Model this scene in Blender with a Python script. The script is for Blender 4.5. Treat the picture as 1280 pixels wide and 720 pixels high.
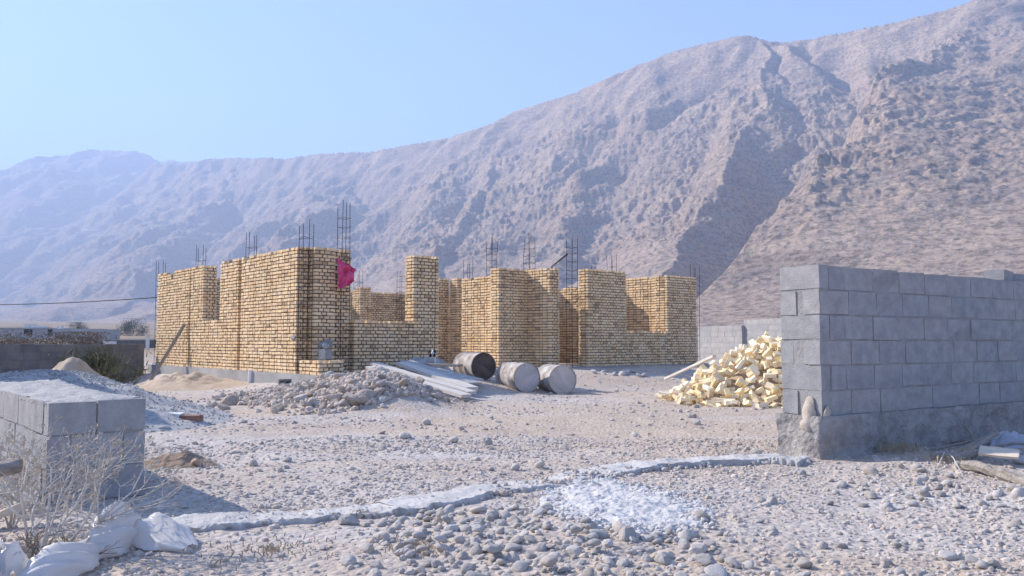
import bpy, bmesh, math, random
import numpy as np
from mathutils import Vector, Matrix, Euler
sc = bpy.context.scene
for o in list(bpy.data.objects): bpy.data.objects.remove(o)
R = math.radians
# ------------------------------------------------------------------ camera, sky, sun, exposure
FPX, PITCH, CAMH = 1040.0, math.atan(68/1040.0), 1.0
cam = bpy.data.cameras.new("camera"); camo = bpy.data.objects.new("camera", cam)
sc.collection.objects.link(camo); sc.camera = camo
cam.sensor_width = 36; cam.lens = FPX/1280*36; cam.clip_start = .05; cam.clip_end = 30000
camo.location = (0, 0, CAMH); camo.rotation_euler = (R(90)+PITCH, 0, 0)
SUN_AZ, SUN_EL = R(155), R(35)
world = bpy.data.worlds.new("World"); sc.world = world; world.use_nodes = True
wn = world.node_tree.nodes; wl = world.node_tree.links
sky = wn.new("ShaderNodeTexSky"); sky.sky_type = 'NISHITA'; sky.sun_disc = False
sky.sun_elevation = SUN_EL; sky.sun_rotation = R(90)-SUN_AZ; sky.altitude = 1200
sky.air_density = 1.0; sky.dust_density = 0.6; sky.ozone_density = 4.6
bg = wn["Background"]; bg.inputs[1].default_value = .118
wl.new(sky.outputs[0], bg.inputs[0])
sun = bpy.data.lights.new("sun", 'SUN'); suno = bpy.data.objects.new("sun", sun); sc.collection.objects.link(suno)
sun.energy = 4.4; sun.angle = R(.55); sun.color = (1, .895, .77)
SDIR = Vector((math.cos(SUN_EL)*math.cos(SUN_AZ), math.cos(SUN_EL)*math.sin(SUN_AZ), math.sin(SUN_EL)))
suno.rotation_euler = SDIR.to_track_quat('Z', 'Y').to_euler(); suno.location = (-20, 20, 40)
sc.view_settings.view_transform = 'Standard'; sc.view_settings.look = 'None'
sc.view_settings.gamma = 1; sc.view_settings.exposure = 1.26; sc.view_settings.use_curve_mapping = False
sc.render.engine = 'CYCLES'
sc.cycles.use_denoising = True
sc.cycles.max_bounces = 8; sc.cycles.diffuse_bounces = 5; sc.cycles.volume_bounces = 1
HAZE_DENSITY = 3.3e-4; HAZE_COLOR = (.50, .65, .96)

# ------------------------------------------------------------------ pixel <-> world at true depth
_c, _s = math.cos(PITCH), math.sin(PITCH)
def ray(px, py):
    x = (px-640)/FPX; y = (360-py)/FPX
    return np.array([x, _c-y*_s, _s+y*_c])
def at(px, py, Y):
    r = ray(px, py); return r*(Y/r[1])+np.array([0, 0, CAMH])
def grd(px, py, z=0.0):
    r = ray(px, py); return r*((z-CAMH)/r[2])+np.array([0, 0, CAMH])
def sst(x, a, b):
    t = np.clip((np.asarray(x, float)-a)/(b-a), 0, 1); return t*t*(3-2*t)

# ------------------------------------------------------------------ noise
def _hash(ix, iy, seed):
    h = (ix.astype(np.int64)*374761393 + iy.astype(np.int64)*668265263 + seed*1442695041) & 0xffffffff
    h = ((h ^ (h >> 13))*1274126177) & 0xffffffff
    return ((h ^ (h >> 16)) & 0xffff)/65535.0
def pn(x, y, seed=0):
    x = np.asarray(x, float); y = np.asarray(y, float)
    xi = np.floor(x); yi = np.floor(y); fx = x-xi; fy = y-yi
    ux = fx*fx*fx*(fx*(fx*6-15)+10); uy = fy*fy*fy*(fy*(fy*6-15)+10)
    def g(dx, dy):
        a = _hash(xi+dx, yi+dy, seed)*2*np.pi
        return np.cos(a)*(fx-dx)+np.sin(a)*(fy-dy)
    a = g(0, 0)*(1-ux)+g(1, 0)*ux; b = g(0, 1)*(1-ux)+g(1, 1)*ux
    return (a*(1-uy)+b*uy)*1.5
def fbm(x, y, o=5, seed=0, gain=.5):
    s = 0; a = 1
    for i in range(o):
        s = s+a*pn(x, y, seed+i*7); x = x*2.03+3.1; y = y*2.03-1.7; a *= gain
    return s
def ridged(x, y, o=5, seed=0, gain=.55):
    s = 0; a = 1; w = 1
    for i in range(o):
        n = 1-np.abs(pn(x, y, seed+i*11)); n = n*n*w; w = np.clip(n*1.6, 0, 1)
        s = s+a*n; x = x*2.07+5.3; y = y*2.07-2.9; a *= gain
    return s

# ------------------------------------------------------------------ house frame (yaw 40 degrees, O = near corner)
YAW = R(40.0); UX, UY = math.cos(YAW), math.sin(YAW)
OX, OY = -4.261, 16.80
def to_uv(x, y):
    dx = np.asarray(x)-OX; dy = np.asarray(y)-OY
    return dx*UX+dy*UY, -dx*UY+dy*UX
def from_uv(u, v): return OX+u*UX-v*UY, OY+u*UY+v*UX
def segd(x, y, ax, ay, bx, by):
    t = np.clip(((x-ax)*(bx-ax)+(y-ay)*(by-ay))/((bx-ax)**2+(by-ay)**2), 0, 1)
    return np.hypot(x-ax-t*(bx-ax), y-ay-t*(by-ay)), t

def gz(x, y, micro=True):
    x = np.asarray(x, float); y = np.asarray(y, float)
    u, v = to_uv(x, y); r = np.hypot(x, y)
    z = (.2+.13*sst(u, 4.5, 8))*sst(v, -4, -.6)*sst(u, -1.2, .8)*(1-sst(u, 16, 24))
    z = z+.24*np.exp(-((u-1.9)/1.6)**2-((v+1.6)/1.7)**2)
    z = z-.28*sst(v, 2, 10)*sst(-u, .0, 1.2)*(1-sst(r, 30, 50))
    d, t = segd(x, y, -4.7, 15.6, -2.0, 13.0)             # rubble ridge beside the porch
    z = z+(.10+.40*t)*np.exp(-(d/.85)**2)
    z = z+.07*np.exp(-((x-3.6)/1.6)**2-((y-6.9)/.8)**2)
    z = z+.05*np.exp(-((x+.1)/.9)**2-((y-4.25)/.55)**2)     # cobble heap swell
    z = z+.011*np.maximum(0, r-45)+.013*np.maximum(0, r-200)*sst(r, 200, 900)
    if micro:
        k = 1-sst(r, 25, 60)
        z = z+k*(.035*pn(x*.55, y*.55, 3)+.016*pn(x*1.9, y*1.9, 4)+.009*pn(x*6, y*6, 5))
    return z
def g1(x, y): return float(gz(np.array([x]), np.array([y]))[0])

# ------------------------------------------------------------------ materials
def mat(name, c1, c2=None, scale=4.0, rough=.9, bump=.3, bscale=30.0, bdist=.02, c3=None, c3pos=.62, metal=0.0,
        tone=None, objrand=0.0, coords='Object', detail=6, spec=.25, stretch=None, hue=None):
    m = bpy.data.materials.new(name); m.use_nodes = True
    N, L = m.node_tree.nodes, m.node_tree.links
    b = N["Principled BSDF"]; b.inputs["Roughness"].default_value = rough; b.inputs["Metallic"].default_value = metal
    b.inputs["Specular IOR Level"].default_value = spec
    tc = N.new("ShaderNodeTexCoord"); co = tc.outputs[coords]
    if stretch:
        mp = N.new("ShaderNodeMapping"); mp.inputs["Scale"].default_value = stretch; L.new(co, mp.inputs[0]); co = mp.outputs[0]
    nz = N.new("ShaderNodeTexNoise"); nz.inputs["Scale"].default_value = scale; nz.inputs["Detail"].default_value = detail
    nz.inputs["Roughness"].default_value = .62; L.new(co, nz.inputs["Vector"])
    cr = N.new("ShaderNodeValToRGB"); e = cr.color_ramp.elements
    e[0].position = .34; e[0].color = (*c1, 1); e[1].position = .66; e[1].color = (*(c2 or c1), 1)
    if c3:
        k = cr.color_ramp.elements.new(c3pos+.1); k.color = (*c3, 1)
    L.new(nz.outputs[0], cr.inputs[0]); col = cr.outputs[0]
    if tone is not None:                       # per-brick / per-stone tone stored on the faces
        at_ = N.new("ShaderNodeAttribute"); at_.attribute_name = 'tone'
        r2 = N.new("ShaderNodeValToRGB"); q = r2.color_ramp.elements
        q[0].position = 0; q[0].color = (*tone[0], 1); q[1].position = 1; q[1].color = (*tone[-1], 1)
        for i, t in enumerate(tone[1:-1]):
            k = q.new((i+1)/(len(tone)-1)); k.color = (*t, 1)
        L.new(at_.outputs["Fac"], r2.inputs[0])
        mx = N.new("ShaderNodeMix"); mx.data_type = 'RGBA'; mx.blend_type = 'MULTIPLY'; mx.inputs[0].default_value = 1
        L.new(col, mx.inputs[6]); L.new(r2.outputs[0], mx.inputs[7]); col = mx.outputs[2]
    if objrand:
        oi = N.new("ShaderNodeObjectInfo"); hv = N.new("ShaderNodeHueSaturation")
        mr = N.new("ShaderNodeMapRange"); mr.inputs[3].default_value = 1-objrand; mr.inputs[4].default_value = 1+objrand*.6
        L.new(oi.outputs["Random"], mr.inputs[0]); L.new(mr.outputs[0], hv.inputs["Value"])
        ms = N.new("ShaderNodeMapRange"); ms.inputs[3].default_value = .6; ms.inputs[4].default_value = 1.35
        mm = N.new("ShaderNodeMath"); mm.operation = 'FRACT'; m3 = N.new("ShaderNodeMath"); m3.operation = 'MULTIPLY'; m3.inputs[1].default_value = 17.3
        L.new(oi.outputs["Random"], m3.inputs[0]); L.new(m3.outputs[0], mm.inputs[0]); L.new(mm.outputs[0], ms.inputs[0])
        L.new(ms.outputs[0], hv.inputs["Saturation"])
        L.new(col, hv.inputs["Color"]); col = hv.outputs[0]
    L.new(col, b.inputs["Base Color"])
    if bump:
        nb = N.new("ShaderNodeTexNoise"); nb.inputs["Scale"].default_value = bscale; nb.inputs["Detail"].default_value = 5
        L.new(co, nb.inputs["Vector"])
        bp = N.new("ShaderNodeBump"); bp.inputs["Strength"].default_value = bump; bp.inputs["Distance"].default_value = bdist
        L.new(nb.outputs[0], bp.inputs["Height"]); L.new(bp.outputs[0], b.inputs["Normal"])
    return m
M = {}
M['brick'] = mat('yellow_brick', (.73, .545, .335), (.88, .71, .475), scale=1.6, detail=10, tone=[(.56, .50, .46), (.9, .88, .86), (1, 1, 1), (1.0, .88, .74), (1.06, 1.03, 1.0), (1.04, .98, .88), (.78, .77, .78)], bump=.35, bscale=60, bdist=.006)
M['mortar'] = mat('brick_mortar', (.155, .115, .085), (.25, .195, .15), scale=3, bump=.5, bscale=40, bdist=.01)
M['pile'] = mat('loose_brick', (.82, .665, .42), (.90, .79, .57), scale=9, objrand=.20, bump=.3, bscale=50, bdist=.006)
M['block'] = mat('concrete_block', (.305, .305, .31), (.42, .415, .41), scale=7, tone=[(.90, .91, .94), (1, 1, 1), (1.04, 1.01, 1.0)], bump=.7, bscale=95, bdist=.010, rough=.95)
M['bmortar'] = mat('block_mortar', (.27, .26, .26), (.36, .35, .34), scale=6, bump=.7, bscale=35, bdist=.012, rough=.95)
M['darkblock'] = mat('weathered_block', (.15, .15, .155), (.23, .225, .22), scale=2.5, tone=[(.75, .78, .82), (1, 1, 1), (1.1, 1.05, 1.0)], bump=.6, bscale=50, bdist=.01, rough=.95)
M['darkmortar'] = mat('weathered_mortar', (.13, .13, .13), (.2, .195, .19), scale=5, bump=.5, bscale=30, bdist=.01)
M['concrete'] = mat('cast_concrete', (.30, .295, .29), (.42, .41, .40), scale=2.2, bump=.5, bscale=24, bdist=.015, rough=.95)
M['rough_concrete'] = mat('rough_concrete', (.25, .24, .235), (.40, .385, .37), scale=7, bump=1, bscale=22, bdist=.03, rough=1)
M['strip'] = mat('dusty_concrete', (.42, .41, .40), (.54, .53, .52), scale=3, c3=(.40, .385, .37), bump=.5, bscale=28, bdist=.012, rough=1)
M['steel'] = mat('rebar_steel', (.035, .028, .026), (.075, .05, .04), scale=20, rough=.8, bump=0)
M['rock'] = mat('limestone', (.48, .44, .405), (.63, .59, .55), scale=6, objrand=.24, bump=.55, bscale=22, bdist=.02, c3=(.35, .31, .285), c3pos=.7)
M['tanrock'] = mat('tan_limestone', (.43, .36, .30), (.56, .48, .41), scale=4, objrand=.16, bump=.6, bscale=16, bdist=.03)
M['gravel'] = mat('gravel', (.44, .40, .365), (.54, .50, .465), scale=3, tone=[(.74, .75, .78), (1, 1, 1), (.97, .89, .81), (1.1, 1.09, 1.08)], bump=.4, bscale=50, bdist=.01)
M['tanrubble'] = mat('rubble', (.46, .385, .32), (.59, .52, .455), scale=3, tone=[(.72, .70, .68), (1, 1, 1), (1.08, 1.06, 1.04)], bump=.4, bscale=40, bdist=.01)
M['heap'] = mat('crushed_gravel', (.35, .345, .34), (.46, .455, .445), scale=38, bump=.6, bscale=60, bdist=.015, rough=1, tone=[(.82, .83, .86), (1, 1, 1), (1.08, 1.06, 1.04)])
M['sand'] = mat('sand', (.40, .315, .235), (.50, .41, .32), scale=3, bump=.6, bscale=14, bdist=.03, rough=1)
M['soil'] = mat('brown_soil', (.22, .165, .125), (.35, .28, .225), scale=5, bump=1, bscale=18, bdist=.04, rough=1)
M['limed'] = mat('lime_dusted_stone', (.42, .40, .385), (.58, .57, .56), scale=30, bump=.5, bscale=40, bdist=.01, rough=1)
M['lime'] = mat('lime_powder', (.48, .475, .47), (.60, .595, .59), scale=12, bump=.9, bscale=30, bdist=.02, rough=1)
M['whitewood'] = mat('whitened_wood', (.50, .465, .42), (.66, .63, .59), scale=5, stretch=(.6, 8, 8), bump=.4, bscale=10, bdist=.006, c3=(.38, .34, .30), c3pos=.66)
M['wood'] = mat('weathered_wood', (.21, .185, .165), (.38, .345, .31), scale=5, stretch=(.7, 9, 9), bump=.6, bscale=9, bdist=.01)
M['palewood'] = mat('split_pale_wood', (.56, .48, .38), (.70, .62, .51), scale=5, stretch=(.7, 9, 9), bump=.5, bscale=9, bdist=.01)
M['cutwood'] = mat('cut_wood', (.42, .22, .09), (.52, .30, .14), scale=20, bump=.3)
M['twig'] = mat('dry_twig', (.50, .465, .425), (.68, .645, .60), scale=8, bump=0, rough=.9)
M['twigdark'] = mat('dark_twig', (.16, .13, .11), (.26, .22, .19), scale=8, bump=0)
M['seed'] = mat('dry_flower', (.42, .36, .30), (.60, .54, .47), scale=9, bump=0)
M['weed'] = mat('dry_weed', (.34, .27, .19), (.47, .39, .29), scale=9, bump=0)
M['green'] = mat('grey_green_shrub', (.095, .10, .055), (.16, .16, .09), scale=2, bump=0)
M['bushbrown'] = mat('brown_shrub', (.21, .17, .13), (.31, .26, .205), scale=1.5, bump=0)
M['bushdark'] = mat('dark_shrub', (.045, .055, .05), (.09, .10, .08), scale=1.5, bump=0)
M['drum'] = mat('dusty_drum_paint', (.24, .20, .175), (.56, .54, .52), scale=5.5, rough=.9, bump=.6, bscale=14, bdist=.012, c3=(.30, .27, .25), c3pos=.62, objrand=.08)
M['drumrust'] = mat('rusty_drum_end', (.085, .062, .052), (.155, .115, .095), scale=6, rough=.85, bump=.3, bscale=18, bdist=.01)
M['drumpatch'] = mat('patched_drum_end', (.42, .40, .39), (.56, .54, .53), scale=4, rough=.8, bump=.3, bscale=14, bdist=.01, c3=(.13, .12, .12), c3pos=.57)
M['drumsmear'] = mat('smeared_drum_end', (.46, .42, .39), (.58, .55, .52), scale=3, rough=.8, bump=.3, bscale=14, bdist=.01, stretch=(1, 1, 3))
M['sack'] = mat('grey_sheeting', (.30, .295, .29), (.50, .49, .48), scale=5, bump=.5, bscale=9, bdist=.02)
M['pink'] = mat('pink_plastic', (.62, .05, .17), (.78, .16, .32), scale=7, rough=.55, bump=.5, bscale=9, bdist=.02)
M['pvc'] = mat('white_pvc', (.74, .74, .73), (.80, .80, .79), bump=0, rough=.6)
M['wire'] = mat('black_cable', (.02, .02, .022), (.03, .03, .03), bump=0)
M['redbrick'] = mat('red_brown_brick', (.23, .12, .085), (.33, .19, .14), scale=9, bump=.5)
M['plaster'] = mat('white_plaster', (.72, .71, .70), (.80, .79, .78), scale=9, bump=.5)
M['housewall'] = mat('far_wall_render', (.36, .37, .39), (.44, .44, .45), scale=.4, bump=0)
M['housewhite'] = mat('far_white_render', (.66, .65, .63), (.74, .73, .71), scale=.6, bump=0)
M['cream'] = mat('far_cream_render', (.60, .52, .42), (.66, .58, .47), scale=.6, bump=0)
M['dark'] = mat('dark_opening', (.03, .03, .035), (.05, .05, .055), bump=0)
M['mud'] = mat('mortar_dab', (.40, .34, .28), (.54, .47, .40), scale=9, bump=.8, bscale=20, bdist=.02)
M['tarpblue'] = mat('pale_rag', (.34, .36, .41), (.48, .50, .55), scale=5, bump=.5, bscale=10, bdist=.02)
# thin white plastic: diffuse with light passing through
m = mat('white_plastic_sheet', (.70, .69, .68), (.80, .79, .78), scale=3, rough=.4, bump=.35, bscale=11, bdist=.015, spec=.5)
N, L = m.node_tree.nodes, m.node_tree.links
tr = N.new("ShaderNodeBsdfTranslucent"); tr.inputs[0].default_value = (.85, .85, .87, 1); mx = N.new("ShaderNodeMixShader"); mx.inputs[0].default_value = .35
L.new(N["Principled BSDF"].outputs[0], mx.inputs[1]); L.new(tr.outputs[0], mx.inputs[2]); L.new(mx.outputs[0], N["Material Output"].inputs[0])
M['plastic'] = m

# ground: pale dust with tan lanes, brown damp soil and fine grit
def ground_mat():
    m = bpy.data.materials.new('dusty_ground'); m.use_nodes = True
    N, L = m.node_tree.nodes, m.node_tree.links; b = N["Principled BSDF"]; b.inputs["Roughness"].default_value = 1; b.inputs["Specular IOR Level"].default_value = .1
    tc = N.new("ShaderNodeTexCoord")
    def noise(s, d=6, st=None):
        n = N.new("ShaderNodeTexNoise"); n.inputs["Scale"].default_value = s; n.inputs["Detail"].default_value = d; n.inputs["Roughness"].default_value = .65
        if st:
            mp = N.new("ShaderNodeMapping"); mp.inputs["Scale"].default_value = st; mp.inputs["Rotation"].default_value = (0, 0, R(-20)); L.new(tc.outputs["Object"], mp.inputs[0]); L.new(mp.outputs[0], n.inputs["Vector"])
        else: L.new(tc.outputs["Object"], n.inputs["Vector"])
        return n.outputs[0]
    def ramp(f, st):
        r = N.new("ShaderNodeValToRGB"); e = r.color_ramp.elements
        e[0].position, e[0].color = st[0][0], (*st[0][1], 1); e[1].position, e[1].color = st[-1][0], (*st[-1][1], 1)
        for p, c in st[1:-1]: k = e.new(p); k.color = (*c, 1)
        L.new(f, r.inputs[0]); return r.outputs[0]
    def mix(f, a, b_, bt='MIX'):
        x = N.new("ShaderNodeMix"); x.data_type = 'RGBA'; x.blend_type = bt
        if isinstance(f, float): x.inputs[0].default_value = f
        else: L.new(f, x.inputs[0])
        L.new(a, x.inputs[6]); L.new(b_, x.inputs[7]); return x.outputs[2]
    base = ramp(noise(.9), [(.3, (.44, .385, .34)), (.5, (.51, .47, .44)), (.7, (.55, .525, .505))])
    tan = ramp(noise(2.5), [(.3, (.46, .38, .31)), (.7, (.53, .455, .385))])
    lane = ramp(noise(.22, 3, (.45, 1.6, 1)), [(.43, (0, 0, 0)), (.56, (1, 1, 1))])
    c = mix(lane, base, tan)
    br = ramp(noise(1.3, 5), [(.60, (0, 0, 0)), (.72, (.6, .6, .6))])
    soil = ramp(noise(9), [(.3, (.27, .20, .15)), (.7, (.38, .30, .24))])
    c = mix(br, c, soil)
    ln = N.new("ShaderNodeVectorMath"); ln.operation = 'LENGTH'; L.new(tc.outputs["Object"], ln.inputs[0])
    mr = N.new("ShaderNodeMapRange"); mr.inputs[1].default_value = 32; mr.inputs[2].default_value = 60; L.new(ln.outputs["Value"], mr.inputs[0])
    scrub = ramp(noise(.05, 8), [(.35, (.20, .155, .11)), (.5, (.30, .235, .165)), (.65, (.36, .285, .205))])
    c = mix(mr.outputs[0], c, scrub)                       # open scrub land beyond the yard walls
    vo = N.new("ShaderNodeTexVoronoi"); vo.inputs["Scale"].default_value = 26; L.new(tc.outputs["Object"], vo.inputs["Vector"])
    grit = ramp(vo.outputs["Color"], [(.1, (.72, .72, .74)), (.9, (1.12, 1.1, 1.08))])
    c = mix(.7, c, grit, 'MULTIPLY')
    L.new(c, b.inputs["Base Color"])
    b1 = N.new("ShaderNodeBump"); b1.inputs["Strength"].default_value = .6; b1.inputs["Distance"].default_value = .02; L.new(vo.outputs["Distance"], b1.inputs["Height"]); b1.invert = True
    b2 = N.new("ShaderNodeBump"); b2.inputs["Strength"].default_value = .8; b2.inputs["Distance"].default_value = .02; L.new(noise(14, 8), b2.inputs["Height"]); L.new(b1.outputs[0], b2.inputs["Normal"])
    L.new(b2.outputs[0], b.inputs["Normal"])
    return m
M['ground'] = ground_mat()
def mountain_mat():
    m = bpy.data.materials.new('bare_mountain_rock'); m.use_nodes = True
    N, L = m.node_tree.nodes, m.node_tree.links; b = N["Principled BSDF"]; b.inputs["Roughness"].default_value = 1; b.inputs["Specular IOR Level"].default_value = 0
    tc = N.new("ShaderNodeTexCoord")
    def noise(s, d, st=(1, 1, 1), rot=(0, 0, 0)):
        mp = N.new("ShaderNodeMapping"); mp.inputs["Scale"].default_value = st; mp.inputs["Rotation"].default_value = rot; L.new(tc.outputs["Object"], mp.inputs[0])
        n = N.new("ShaderNodeTexNoise"); n.inputs["Scale"].default_value = s; n.inputs["Detail"].default_value = d; n.inputs["Roughness"].default_value = .68; L.new(mp.outputs[0], n.inputs["Vector"]); return n.outputs[0]
    def ramp(f, st):
        r = N.new("ShaderNodeValToRGB"); e = r.color_ramp.elements
        e[0].position, e[0].color = st[0][0], (*st[0][1], 1); e[1].position, e[1].color = st[-1][0], (*st[-1][1], 1)
        for p, c in st[1:-1]: k = e.new(p); k.color = (*c, 1)
        L.new(f, r.inputs[0]); return r.outputs[0]
    a = ramp(noise(.006, 9), [(.3, (.33, .26, .215)), (.42, (.44, .345, .275)), (.5, (.385, .315, .27)), (.6, (.50, .395, .31)), (.7, (.475, .395, .335))])
    st = ramp(noise(.03, 6, (.25, .25, 2.2), (R(18), R(-22), 0)), [(.36, (.66, .65, .66)), (.44, (1.0, .98, .97)), (.50, (.76, .75, .75)), (.55, (1.08, 1.04, 1.0)), (.62, (.86, .85, .85))])
    x = N.new("ShaderNodeMix"); x.data_type = 'RGBA'; x.blend_type = 'MULTIPLY'; x.inputs[0].default_value = .8; L.new(a, x.inputs[6]); L.new(st, x.inputs[7])
    sp = ramp(noise(.2, 6), [(.47, (1.08, 1.07, 1.06)), (.60, (.45, .45, .44))])          # scattered scrub and outcrops
    y = N.new("ShaderNodeMix"); y.data_type = 'RGBA'; y.blend_type = 'MULTIPLY'; y.inputs[0].default_value = .8; L.new(x.outputs[2], y.inputs[6]); L.new(sp, y.inputs[7])
    L.new(y.outputs[2], b.inputs["Base Color"])
    bp = N.new("ShaderNodeBump"); bp.inputs["Strength"].default_value = .7; bp.inputs["Distance"].default_value = 5; L.new(noise(.14, 9), bp.inputs["Height"])
    b2 = N.new("ShaderNodeBump"); b2.inputs["Strength"].default_value = .7; b2.inputs["Distance"].default_value = 8; L.new(noise(.05, 7, (.25, .25, 2.2), (R(18), R(-22), 0)), b2.inputs["Height"]); L.new(bp.outputs[0], b2.inputs["Normal"])
    L.new(b2.outputs[0], b.inputs["Normal"])
    return m
M['mountain'] = mountain_mat()

# ------------------------------------------------------------------ mesh helpers
C = sc.collection
def link(name, me, parent=None):
    o = bpy.data.objects.new(name, me); C.objects.link(o)
    if parent: o.parent = parent
    return o
def np_mesh(name, V, F, mats, tone=None, midx=None, smooth=False):
    V = np.asarray(V, np.float32); F = np.asarray(F, np.int32); k = F.shape[1]
    me = bpy.data.meshes.new(name); me.vertices.add(len(V)); me.vertices.foreach_set('co', V.ravel())
    me.loops.add(F.size); me.loops.foreach_set('vertex_index', F.ravel())
    me.polygons.add(len(F)); me.polygons.foreach_set('loop_start', np.arange(0, F.size, k, dtype=np.int32))
    if midx is not None: me.polygons.foreach_set('material_index', np.asarray(midx, np.int32))
    for mm in mats: me.materials.append(mm)
    me.update(calc_edges=True)
    me.polygons.foreach_set('use_smooth', np.full(len(F), smooth))
    if tone is not None:
        a = me.attributes.new('tone', 'FLOAT', 'FACE'); a.data.foreach_set('value', np.asarray(tone, np.float32))
    me.validate(); return me
BOXF = [(0, 3, 2, 1), (4, 5, 6, 7), (0, 1, 5, 4), (1, 2, 6, 5), (2, 3, 7, 6), (3, 0, 4, 7)]
class MB:
    def __init__(s): s.V = []; s.F = []; s.mi = []; s.t = []
    def add(s, V, F, m=0, t=.5):
        b = len(s.V); s.V += [tuple(v) for v in V]
        for f in F: s.F.append(tuple(b+i for i in f)); s.mi.append(m); s.t.append(t)
        return s
    def box(s, lo, hi, m=0, t=.5, j=0, rng=random, faces=None):
        x0, y0, z0 = lo; x1, y1, z1 = hi
        V = [(x0, y0, z0), (x1, y0, z0), (x1, y1, z0), (x0, y1, z0), (x0, y0, z1), (x1, y0, z1), (x1, y1, z1), (x0, y1, z1)]
        if j: V = [tuple(c+rng.uniform(-j, j) for c in v) for v in V]
        return s.add(V, faces or BOXF, m, t)
    def obox(s, c, size, mtx, m=0, t=.5, j=0, rng=random):
        V = []
        for f in ((-1, -1, -1), (1, -1, -1), (1, 1, -1), (-1, 1, -1), (-1, -1, 1), (1, -1, 1), (1, 1, 1), (-1, 1, 1)):
            p = mtx @ Vector([f[i]*size[i]/2+(rng.uniform(-j, j) if j else 0) for i in range(3)])
            V.append((c[0]+p.x, c[1]+p.y, c[2]+p.z))
        return s.add(V, BOXF, m, t)
    def tube(s, pts, rad, n=6, m=0, t=.5, cap=True, capm=None):
        pts = [Vector(p) for p in pts]; k = len(pts)
        rad = rad if isinstance(rad, (list, tuple)) else [rad]*k
        V = []; F = []; up = Vector((.13, .21, .97))
        for i, p in enumerate(pts):
            d = (pts[min(i+1, k-1)]-pts[max(i-1, 0)])
            d = d.normalized() if d.length > 1e-9 else Vector((0, 0, 1))
            a = d.cross(up if abs(d.dot(up)) < .95 else Vector((1, 0, 0))).normalized(); b = d.cross(a)
            for q in range(n):
                w = 2*math.pi*q/n; V.append(p+(a*math.cos(w)+b*math.sin(w))*rad[i])
        for i in range(k-1):
            for q in range(n): F.append((i*n+q, i*n+(q+1) % n, (i+1)*n+(q+1) % n, (i+1)*n+q))
        s.add(V, F, m, t)
        if cap:
            b0 = len(s.V)-len(V); cm = m if capm is None else capm
            s.F.append(tuple(b0+q for q in reversed(range(n)))); s.mi.append(cm); s.t.append(t)
            s.F.append(tuple(b0+(k-1)*n+q for q in range(n))); s.mi.append(cm); s.t.append(t)
        return s
    def mesh(s, name, mats, smooth=False):
        me = bpy.data.meshes.new(name); me.from_pydata(s.V, [], s.F)
        for mm in mats: me.materials.append(mm)
        me.polygons.foreach_set('material_index', s.mi); me.polygons.foreach_set('use_smooth', [smooth]*len(s.F))
        a = me.attributes.new('tone', 'FLOAT', 'FACE'); a.data.foreach_set('value', s.t)
        bm = bmesh.new(); bm.from_mesh(me); bmesh.ops.recalc_face_normals(bm, faces=bm.faces); bm.to_mesh(me); bm.free()
        return me
    def build(s, name, mats, parent=None, smooth=False):
        return link(name, s.mesh(name, mats if isinstance(mats, (list, tuple)) else [mats], smooth), parent)
def tag(o, label, cat, group=None):
    o['label'] = label; o['category'] = cat
    if group: o['group'] = group
    return o
def struct(o): o['kind'] = 'structure'; return o
def stuff(o): o['kind'] = 'stuff'; return o
def empty(name, loc, rz=0, label=None, cat=None, group=None):
    o = bpy.data.objects.new(name, None); C.objects.link(o); o.location = loc; o.rotation_euler = (0, 0, rz); o.empty_display_size = .2
    if label: tag(o, label, cat, group)
    return o
def bevel(o, w, seg=1):
    b = o.modifiers.new('bevel', 'BEVEL'); b.width = w; b.segments = seg; b.limit_method = 'ANGLE'; return o

# ------------------------------------------------------------------ rocks
def ico(sub):
    bm = bmesh.new(); bmesh.ops.create_icosphere(bm, subdivisions=sub, radius=1)
    V = np.array([v.co[:] for v in bm.verts]); F = np.array([[v.index for v in f.verts] for f in bm.faces]); bm.free(); return V, F
ICO = {s: ico(s) for s in (1, 2, 3)}
def rock_shape(seed, sub, k=11, sharp=14, flat=(1, .85, .65), cap=1.15):
    rg = np.random.default_rng(seed); D, F = ICO[sub]
    n = rg.normal(size=(k, 3)); n /= np.linalg.norm(n, axis=1)[:, None]; d = rg.uniform(.68, 1, k)
    q = np.clip(D@n.T, .02, None)/d
    r = 1/np.power(np.sum(q**sharp, axis=1)+cap**-sharp, 1/sharp)
    ax = np.array(flat)*rg.uniform(.85, 1.15, 3)
    V = D*(r*(1+.07*fbm(D[:, 0]*2.3+D[:, 2]*1.7+seed, D[:, 1]*2.3-D[:, 2], 3, seed)))[:, None]*ax+rg.normal(0, .006, D.shape)
    return V, F
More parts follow.
